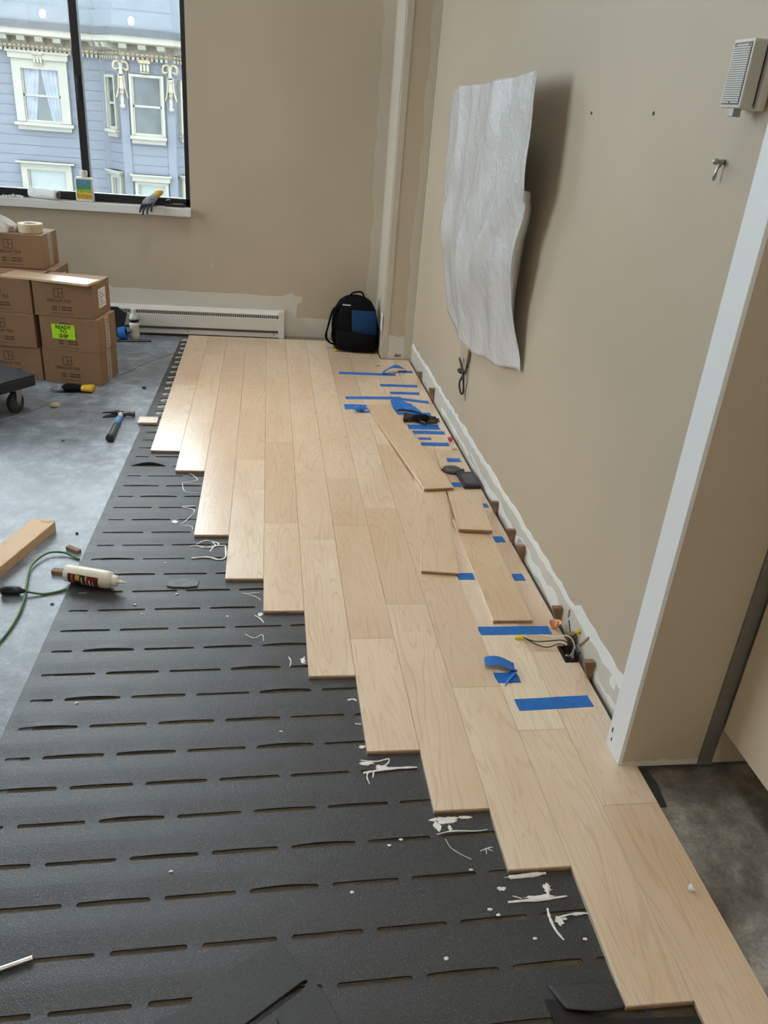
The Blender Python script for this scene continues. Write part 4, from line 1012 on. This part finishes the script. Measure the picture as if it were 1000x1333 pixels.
# specks of dried glue and dust on the mat
for k, (x, y) in enumerate([(-.43, 2.355), (-.40, 2.30), (-.30, 2.42), (-.52, 1.86), (-.36, 2.63), (.30, 1.32), (.33, 1.335), (.20, 1.20), (.50, 1.135), (.515, 1.12), (-.12, 2.28), (.05, 1.72), (.38, 1.03), (.58, 1.06), (.66, 1.10), (.69, 1.05), (.48, 1.24), (-.20, 1.28)]):
    crumb('glue_speck', 'glue', 'tiny white speck of dried glue on the foam mat', 'speck', (x, y, MT + .0010), (.006, .004, .002), 'specks on the mat', 60 + k)

# ------------------------------------------------------------------ wrapped panel on the right wall
t = thing('wrapped_panel', 'wall panel draped in shiny white foam wrap on the right wall', 'wrapped panel')
MB().box(.962, .992, 3.50, 4.20, 1.02, 1.55).build('panel', 'blackplastic', t, bevel=.004)
MB().box(.984, 1.020, 3.55, 3.90, 1.15, 1.45).build('wall_mount', 'darkmetal', t)
def ridge(d_, w_): return math.exp(-(d_ / w_) ** 2)
def sheet(u, v):
    zt = 1.662 + .052 * u + .004 * math.sin(9 * u); 
    zb = [(.0, .585), (.25, .535), (.45, .538), (.75, .60), (1.0, .668)]
    for (a0, z0), (a1, z1) in zip(zb[:-1], zb[1:]):
        if a0 <= u <= a1: k = (u - a0) / (a1 - a0); k = k * k * (3 - 2 * k); zbot = z0 + (z1 - z0) * k; break
    z = zt + (zbot - zt) * v
    yl = 4.478 - .10 * min(1, v * 1.3); yr = 2.992 - .035 * math.sin(math.pi * min(1, v * 1.35)) + (.07 if v > .36 else 0) * min(1, (v - .36) * 6) - .06 * max(0, v - .8) * 5
    y = yl + (yr - yl) * u
    k = max(0, (v - .55) / .45); x = .918 + .070 * k * k * (3 - 2 * k)
    x -= .010 * math.sin(math.pi * u) * (1 - k)
    # creases
    x -= .016 * ridge(u - (.20 - .05 * v), .035) * max(0, 1 - v * 2.6)
    x -= .020 * ridge(u - (.36 - .12 * v), .04) * max(0, 1 - v * 2.0)
    x -= .014 * ridge(u - (.62 + .05 * v), .05) * max(0, 1 - v * 2.4)
    x -= .022 * ridge((u - .30) - .52 * (.95 - v) * .55, .030) * ridge(v - .66, .26)
    x -= .030 * ridge((u - .55) - (.70 - v) * .9, .07) * ridge(v - .55, .16)
    x += .022 * ridge(u - .90, .08) * ridge(v - .55, .12)
    x -= .011 * abs(math.sin(7.3 * u + 2.2 * v)) * (1 - .5 * v) + .007 * abs(math.sin(11 * u - 6 * v + 1)) * ridge(v - .7, .35)
    x -= .010 * math.sin(14 * u + 3 * v) * .4 + .004 * math.sin(31 * u + 11 * v) + .003 * math.sin(23 * v + 7 * u)
    if u > .93 and v < .40: x -= .012 * (u - .93) / .07
    lim = xw(y) - .008
    return (min(x, lim), y, z)
MB().grid(sheet, 90, 80).build('wrap_sheet', 'wrap', t, smooth=True, solid=.0015)
def side(u, v):          # fold of wrap returning to the wall at the near end
    a = Vector(sheet(1.0, .36 + .50 * v)); k = math.sin(math.pi * (.04 + .96 * v)) ** .6 if v < 1 else 0
    e = Vector((1.008 - .01 * u, a.y + .16, a.z - .02))
    p = a + (e - a) * u * (.25 + .75 * k)
    p.y -= .03 * math.sin(math.pi * u) * k
    return tuple(p)
MB().grid(side, 14, 30).build('side_fold', 'wrap', t, smooth=True, solid=.0015)
MB().tube(spline([(.99, 4.475, 1.668), (1.0, 4.482, 1.672), (1.004, 4.49, 1.66)]), .008, 8).build('corner_tab', 'wedge', t, smooth=True)
t = thing('power_cord', 'bundled black power cord hanging below the wrapped panel', 'cord', (0, 0, 0))
yc = 3.83; xx = xw(yc) - .0095
MB().tube([(xx, 3.815, .56), (xx, 3.82, .46)], .009, 10).build('sleeve', 'wedge', t, smooth=True)
MB().tube(spline([(xx, 3.82, .47), (xx, 3.835, .42), (xx, 3.87, .385), (xx - .01, 3.90, .33), (xx - .005, 3.87, .285), (xx, 3.84, .30), (xx - .008, 3.84, .37), (xx - .012, 3.90, .425), (xx - .01, 3.96, .44), (xx, 3.94, .405), (xx - .006, 3.90, .385)]), .0055, 8).build('cable', 'blackplastic', t, smooth=True)
MB().tube([(xx - .006, 3.91, .383), (xx - .006, 3.945, .380), (xx - .006, 3.955, .380)], [.010, .013, .009], 10).build('plug', 'blackplastic', t, smooth=True)
MB().tube(spline([(xx, 3.81, .47), (xx + .004, 3.80, .38), (xx + .004, 3.81, .30), (xx + .004, 3.79, .27)]), .002, 6).build('thin_wire', 'greyplastic', t, smooth=True)

# ------------------------------------------------------------------ wall device, hook, anchors
t = thing('wall_speaker', 'white slotted wall speaker high on the right wall', 'speaker', (xw(1.81) - .001, 1.810, 1.619))
DXF = -.054
MB().box(DXF, -.024, -.042, .041, 0.0, .128).build('housing', 'heater', t, bevel=.003, seg=2)
MB().box(-.025, -.018, -.036, .034, .006, .122).build('seal', 'blackplastic', t)
MB().box(-.019, -.0005, -.052, .030, -.002, .130).build('wall_plate', 'whiteplastic', t, bevel=.003)
q = MB().box(DXF - .0012, DXF + .002, -.036, .035, .006, .122).build('grille_back', 'heaterdark', t)
for k in range(26):
    z = .010 + k * .0042
    MB().box(DXF - .0032, DXF, -.036, .035, z, z + .0024).build('slat', 'heater', q)
for y, z in ((-.028, .117), (.027, .117), (0, .011)):
    MB().lathe([(.003, 0), (.003, .004), (.0015, .005)], 8, Matrix.Translation((DXF, y, z)) @ Matrix.Rotation(R(-90), 4, 'Y')).build('screw', 'metal', t)
MB().box(DXF + .006, -.030, -.012, .010, -.016, .001).build('lower_stud', 'metal', t, bevel=.001)
t = thing('wall_hook', 'small chrome hook screwed to the wall below the speaker', 'hook', (xw(1.87) - .0005, 1.872, 1.50))
RMY = Matrix.Rotation(R(-90), 4, 'Y')
MB().lathe([(.006, 0), (.006, .006), (.0045, .012), (.006, .016), (.0075, .020), (.006, .026), (.002, .028)], 14, Matrix.Translation((0, 0, .012)) @ RMY).build('knob', 'metal', t, smooth=True)
MB().tube([(-.004, 0, .010), (-.012, .002, -.004), (-.014, .004, -.022), (-.012, .005, -.027)], [.003, .003, .0045, .003], 10).build('shank', 'metal', t, smooth=True)
for y, z in ((2.745, 1.597), (2.292, 1.604)):
    o = MB().lathe([(.005, 0), (.005, .002), (.003, .003)], 10, Matrix.Rotation(R(-90), 4, 'Y')).build('wall_anchor', 'blackplastic', loc=(xw(y), y, z))
    tag(o, 'small dark screw anchor in the bare right wall', 'anchor', 'screw anchors in the right wall')
o = MB().box(-.008, 0, -.03, .03, 0, .11).build('outlet_cover', 'sill', bevel=.002, loc=(CX - .006, 5.42, .20))
tag(o, 'white outlet cover on the side of the corner column', 'outlet')

# ------------------------------------------------------------------ globe lamps behind the camera: first pair reflected, last pair added for light
for k, (x, y) in enumerate(((-4.2, -6.5), (-2.55, -6.15), (.6, -1.6), (.6, -4.0))):
    t = thing('globe_lamp', 'small white globe lamp hanging from the ceiling', 'lamp', (x, y, 2.62), 0, 'globe lamps')
    MB().lathe([(.002, -.07), (.035, -.05), (.05, -.015), (.05, .015), (.035, .05), (.015, .066)], 20).build('globe', 'lamp', t, smooth=True)
    MB().lathe([(.012, .06), (.012, ZC - 2.62)], 12).build('stem', 'metal', t)

# ------------------------------------------------------------------ unseen ceiling lights added to brighten the plank floor
for (x, y, pw) in ((-.2, 4.3, 5.2), (0.0, 2.0, 2.4)):
    t = thing('floor_fill_light', 'added long white fill light over the plank floor', 'light', (x, y, ZC - .09), 0, 'added fill lights')
    MB().box(-.17, .17, -.65, .65, 0, .09).build('housing', 'sill', t, bevel=.005)
    l = bpy.data.lights.new('fill_panel', 'AREA'); l.shape = 'RECTANGLE'; l.size = .28; l.size_y = 1.2; l.energy = pw
    l.color = (1.0, .96, .90); l.spread = R(62)
    lo_ = bpy.data.objects.new('fill_panel', l); C.objects.link(lo_); lo_.parent = t; lo_.location = (0, 0, -.004)

# ------------------------------------------------------------------ house across the street
FS = 22 / 18
def fx(x): return x * FS
def fz(z): return CAMZ + (z - CAMZ) * FS
H = thing('townhouse', 'blue-grey Victorian townhouse with cream trim seen through the window', 'building', (0, 0, 0))
PATH = [(-16, 22), (-3.78, 22), (-3.27, 21.3), (-2.24, 21.3), (-1.74, 22), (8, 22)]
def off(o):
    return [(-16, 22 - o), (-3.78 - .35 * o, 22 - o), (-3.27 - .35 * o, 21.3 - o), (-2.24 + .35 * o, 21.3 - o), (-1.74 + .35 * o, 22 - o), (8, 22 - o)]
def band(o, z0, z1, name, m, parent=H):
    return MB().prism(off(o) + [(8, 22.6), (-16, 22.6)], z0, z1).build(name, m, parent, fix=True)
ZT = fz(1.96)
MB().prism(off(0) + [(8, 27), (-16, 27)], -5, fz(2.2)).build('wall', 'fblue', H, fix=True)
band(.04, fz(1.985), fz(2.03), 'moulding', 'ftan')
band(.09, fz(2.03), fz(2.21), 'frieze', 'ftan')
band(.42, fz(2.21), fz(2.24), 'soffit', 'ftan')
band(.46, fz(2.235), fz(2.335), 'fascia', 'fcream')
band(.50, fz(2.335), fz(2.45), 'gutter', 'fgutter')
def seglen(a, c): return math.dist(a, c)
segs = list(zip(PATH[:-1], PATH[1:]))
def segM(a, c):         # local frame: x along wall, y outward normal (towards us = -y)
    dx, dy = c[0] - a[0], c[1] - a[1]; return Matrix.Translation((a[0], a[1], 0)) @ Matrix.Rotation(math.atan2(dy, dx), 4, 'Z')
q = MB(); e_ = MB()
for (a, c) in segs:
    L = seglen(a, c); mt = segM(a, c); n = int(L / .098); x0, x1 = 0, L
    for k in range(n):
        x = (k + .5) * L / n
        q.box(x - .027, x + .027, -.12, 0, fz(1.965), fz(2.02), mt)
        e_.box(x - .035, x + .035, -.13, 0, fz(2.045), fz(2.075), mt)
o = q.build('dentil_row', 'fcream', H); o['kind'] = 'stuff'
o = e_.build('egg_moulding', 'fgold', H); o['kind'] = 'stuff'
for (a, c), xs_ in zip(segs, ([8.2 + .385 * k for k in range(10)], [.15, .46, .75], [.08, .49, .90], [.15, .45, .75], [.25 + .4 * k for k in range(6)])):
    mt = segM(a, c)
    for x in xs_:
        q = MB(); q.prism([(-.40, fz(2.21)), (0, fz(2.21)), (0, fz(2.09)), (-.18, fz(2.10)), (-.36, fz(2.14))], -.085, .085, mt @ Matrix.Translation((x, 0, 0)) @ Matrix(((0, 0, 1, 0), (1, 0, 0, 0), (0, 1, 0, 0), (0, 0, 0, 1))))
        q.build('bracket', 'fcream', H, fix=True)
# mansard roof in courses
for k in range(7):
    z0 = fz(2.45) + k * .34; o_ = .36 - k * .10
    MB().prism(off(o_) + [(8, 23.2), (-16, 23.2)], z0 - .02, z0 + .335).build('roof_course', 'froof', H, fix=True)
# siding courses
for si, (a, c) in enumerate(segs):
    L = seglen(a, c); mt = segM(a, c); z = -1.6
    lo, hi = (8.0, L) if si == 0 else ((0, 4) if si == 4 else (0, L))
    while z < fz(1.95):
        MB().box(lo, hi, -.022, 0, z + .006, min(z + .208, fz(1.97)), mt).build('siding_board', 'fblue', H); z += .212
# corner posts of the bay
for (px, py, wd) in ((-3.80, 21.97, .17), (-3.27, 21.3, .20), (-2.24, 21.3, .20), (-1.74, 21.97, .17)):
    MB().box(px - wd / 2, px + wd / 2, py - .05, py + .1, -3, fz(1.98)).build('corner_post', 'fblue', H, bevel=.01)
def fwindow(mt, x0, x1, z0, z1, fw, crown=0, sillw=.06, curtain=False, pale=False, rail=True, frame='fcream', apron=True):
    """x0..x1, z0..z1: glass; mt: wall frame"""
    f = MB(); d_ = -.11
    f.box(x0 - fw, x0, d_, 0, z0 - .02, z1 + fw, mt); f.box(x1, x1 + fw, d_, 0, z0 - .02, z1 + fw, mt)
    f.box(x0, x1, d_, 0, z1, z1 + fw, mt); f.box(x0, x1, d_ + .03, 0, z0 - .03, z0 + .03, mt)
    wn = f.build('window', frame, H)
    pn = MB().box(x0, x1, -.03, -.022, z0, z1, mt).build('pane', 'fglass2' if pale else 'fglass', wn)
    if rail: MB().box(x0, x1, -.07, -.03, (z0 + z1) / 2 - .022, (z0 + z1) / 2 + .022, mt).build('meeting_rail', frame, wn)
    s_ = .035
    sb = MB(); sb.box(x0, x0 + s_, -.07, -.03, z0, z1, mt); sb.box(x1 - s_, x1, -.07, -.03, z0, z1, mt); sb.build('sash', frame, wn)
    if crown:
        MB().box(x0 - fw - .05, x1 + fw + .05, d_ - .06, 0, z1 + fw, z1 + fw + crown, mt).build('crown', frame, wn, bevel=.01)
        MB().box(x0 - fw - .09, x1 + fw + .09, d_ - .10, 0, z1 + fw + crown - .04, z1 + fw + crown, mt).build('crown_moulding', frame, wn)
    if apron:
        MB().box(x0 - fw - sillw, x1 + fw + sillw, d_ - .07, 0, z0 - .10, z0 - .03, mt).build('sill', frame, wn, bevel=.006)
        MB().box(x0 - fw, x1 + fw, d_ - .0, 0, z0 - .19, z0 - .10, mt).build('apron', frame, wn)
    if curtain:
        W_ = x1 - x0; Hh = z1 - z0
        for s2 in (0, 1):
            def fn(u, v, s2=s2):
                wid = .50 - .03 - .20 * v ** 1.2
                xx = u * wid * W_; xx = x0 + .01 + xx if s2 == 0 else x1 - .01 - xx
                p = mt @ Vector((xx, -.045 + .010 * math.sin(u * 26), z1 - Hh * v)); return tuple(p)
            MB().grid(fn, 26, 8).build('curtain', 'fcurtain', wn, smooth=True)
    return wn
M0 = segM(PATH[0], PATH[1])
fwindow(M0, fx(-4.61) + 16, fx(-3.93) + 16, fz(.80), fz(1.69), .19, crown=.17, curtain=True)
fwindow(M0, fx(-4.69) + 16, fx(-3.97) + 16, fz(-1.1), fz(-.07), .14, crown=.05, pale=True, rail=False, apron=False)
M1 = segM(PATH[1], PATH[2]); L1 = seglen(PATH[1], PATH[2])
fwindow(M1, .20, .56, fz(.80), fz(1.66), .055, apron=True, sillw=.02)
fwindow(M1, .22, .56, fz(-1.1), fz(-.10), .08, crown=.10, pale=True, apron=False)
M2 = segM(PATH[2], PATH[3])
fwindow(M2, .19, .84, fz(.73), fz(1.70), .055, sillw=.03)
fwindow(M2, .21, .84, fz(-1.1), fz(-.16), .07, crown=.16, pale=True, rail=False, apron=False)
M3 = segM(PATH[3], PATH[4])
fwindow(M3, .28, .64, fz(.80), fz(1.66), .055, sillw=.02)
fwindow(M3, .28, .64, fz(-1.1), fz(-.10), .08, crown=.10, pale=True, apron=False)
# keystone brackets under the cornice and garland ornaments at the bay corners
def keystone(mt, x):
    k = MB().box(x - .13, x + .13, -.20, 0, fz(1.92), fz(1.985), mt).build('keystone', 'fgold', H, bevel=.01)
    for i in (-1, 0, 1): MB().box(x + i * .07 - .028, x + i * .07 + .028, -.19, 0, fz(1.79), fz(1.915), mt).build('flute', 'fcream', k, bevel=.012)
    MB().box(x - .10, x + .10, -.17, 0, fz(1.76), fz(1.79), mt).build('keystone_foot', 'fgold', k, bevel=.01)
keystone(M0, fx(-4.27) + 16); keystone(M2, .50)
for (px, py) in ((-3.30, 21.24), (-2.22, 21.24)):
    g = MB()
    for s_ in (-1, 1):
        g.tube(spline([(px + s_ * .02, py, fz(1.83)), (px + s_ * .14, py - .03, fz(1.80)), (px + s_ * .15, py - .04, fz(1.90)), (px + s_ * .06, py - .03, fz(1.93)), (px, py, fz(1.89))], 5), .028, 8)
    gb = g.build('scroll', 'fgold', H, smooth=True)
    MB().tube(spline([(px, py - .02, fz(1.90)), (px, py - .04, fz(1.72)), (px, py - .03, fz(1.55)), (px, py - .03, fz(1.25)), (px, py - .03, fz(1.15))], 5), [.07 - .03 * abs(math.sin(i * .55)) for i in range(21)], 10).build('garland', 'fcream', H, smooth=True)
    for s_ in (-1, 1):
        MB().tube(spline([(px + s_ * .05, py - .02, fz(1.72)), (px + s_ * .07, py - .02, fz(1.50)), (px + s_ * .13, py - .02, fz(1.33))], 5), [.028 - .001 * i for i in range(11)], 8).build('ribbon', 'fgold', H, smooth=True)
struct(MB().box(-20, 12, YB + .02, YB + .25, ZC, 14).build('wall_sky_block', 'primer'))  # unseen upper wall added to keep sky light off the townhouse
struct(MB().box(-60, 60, 6.2, 60, -5.2, -5.0).build('street', 'asphalt'))
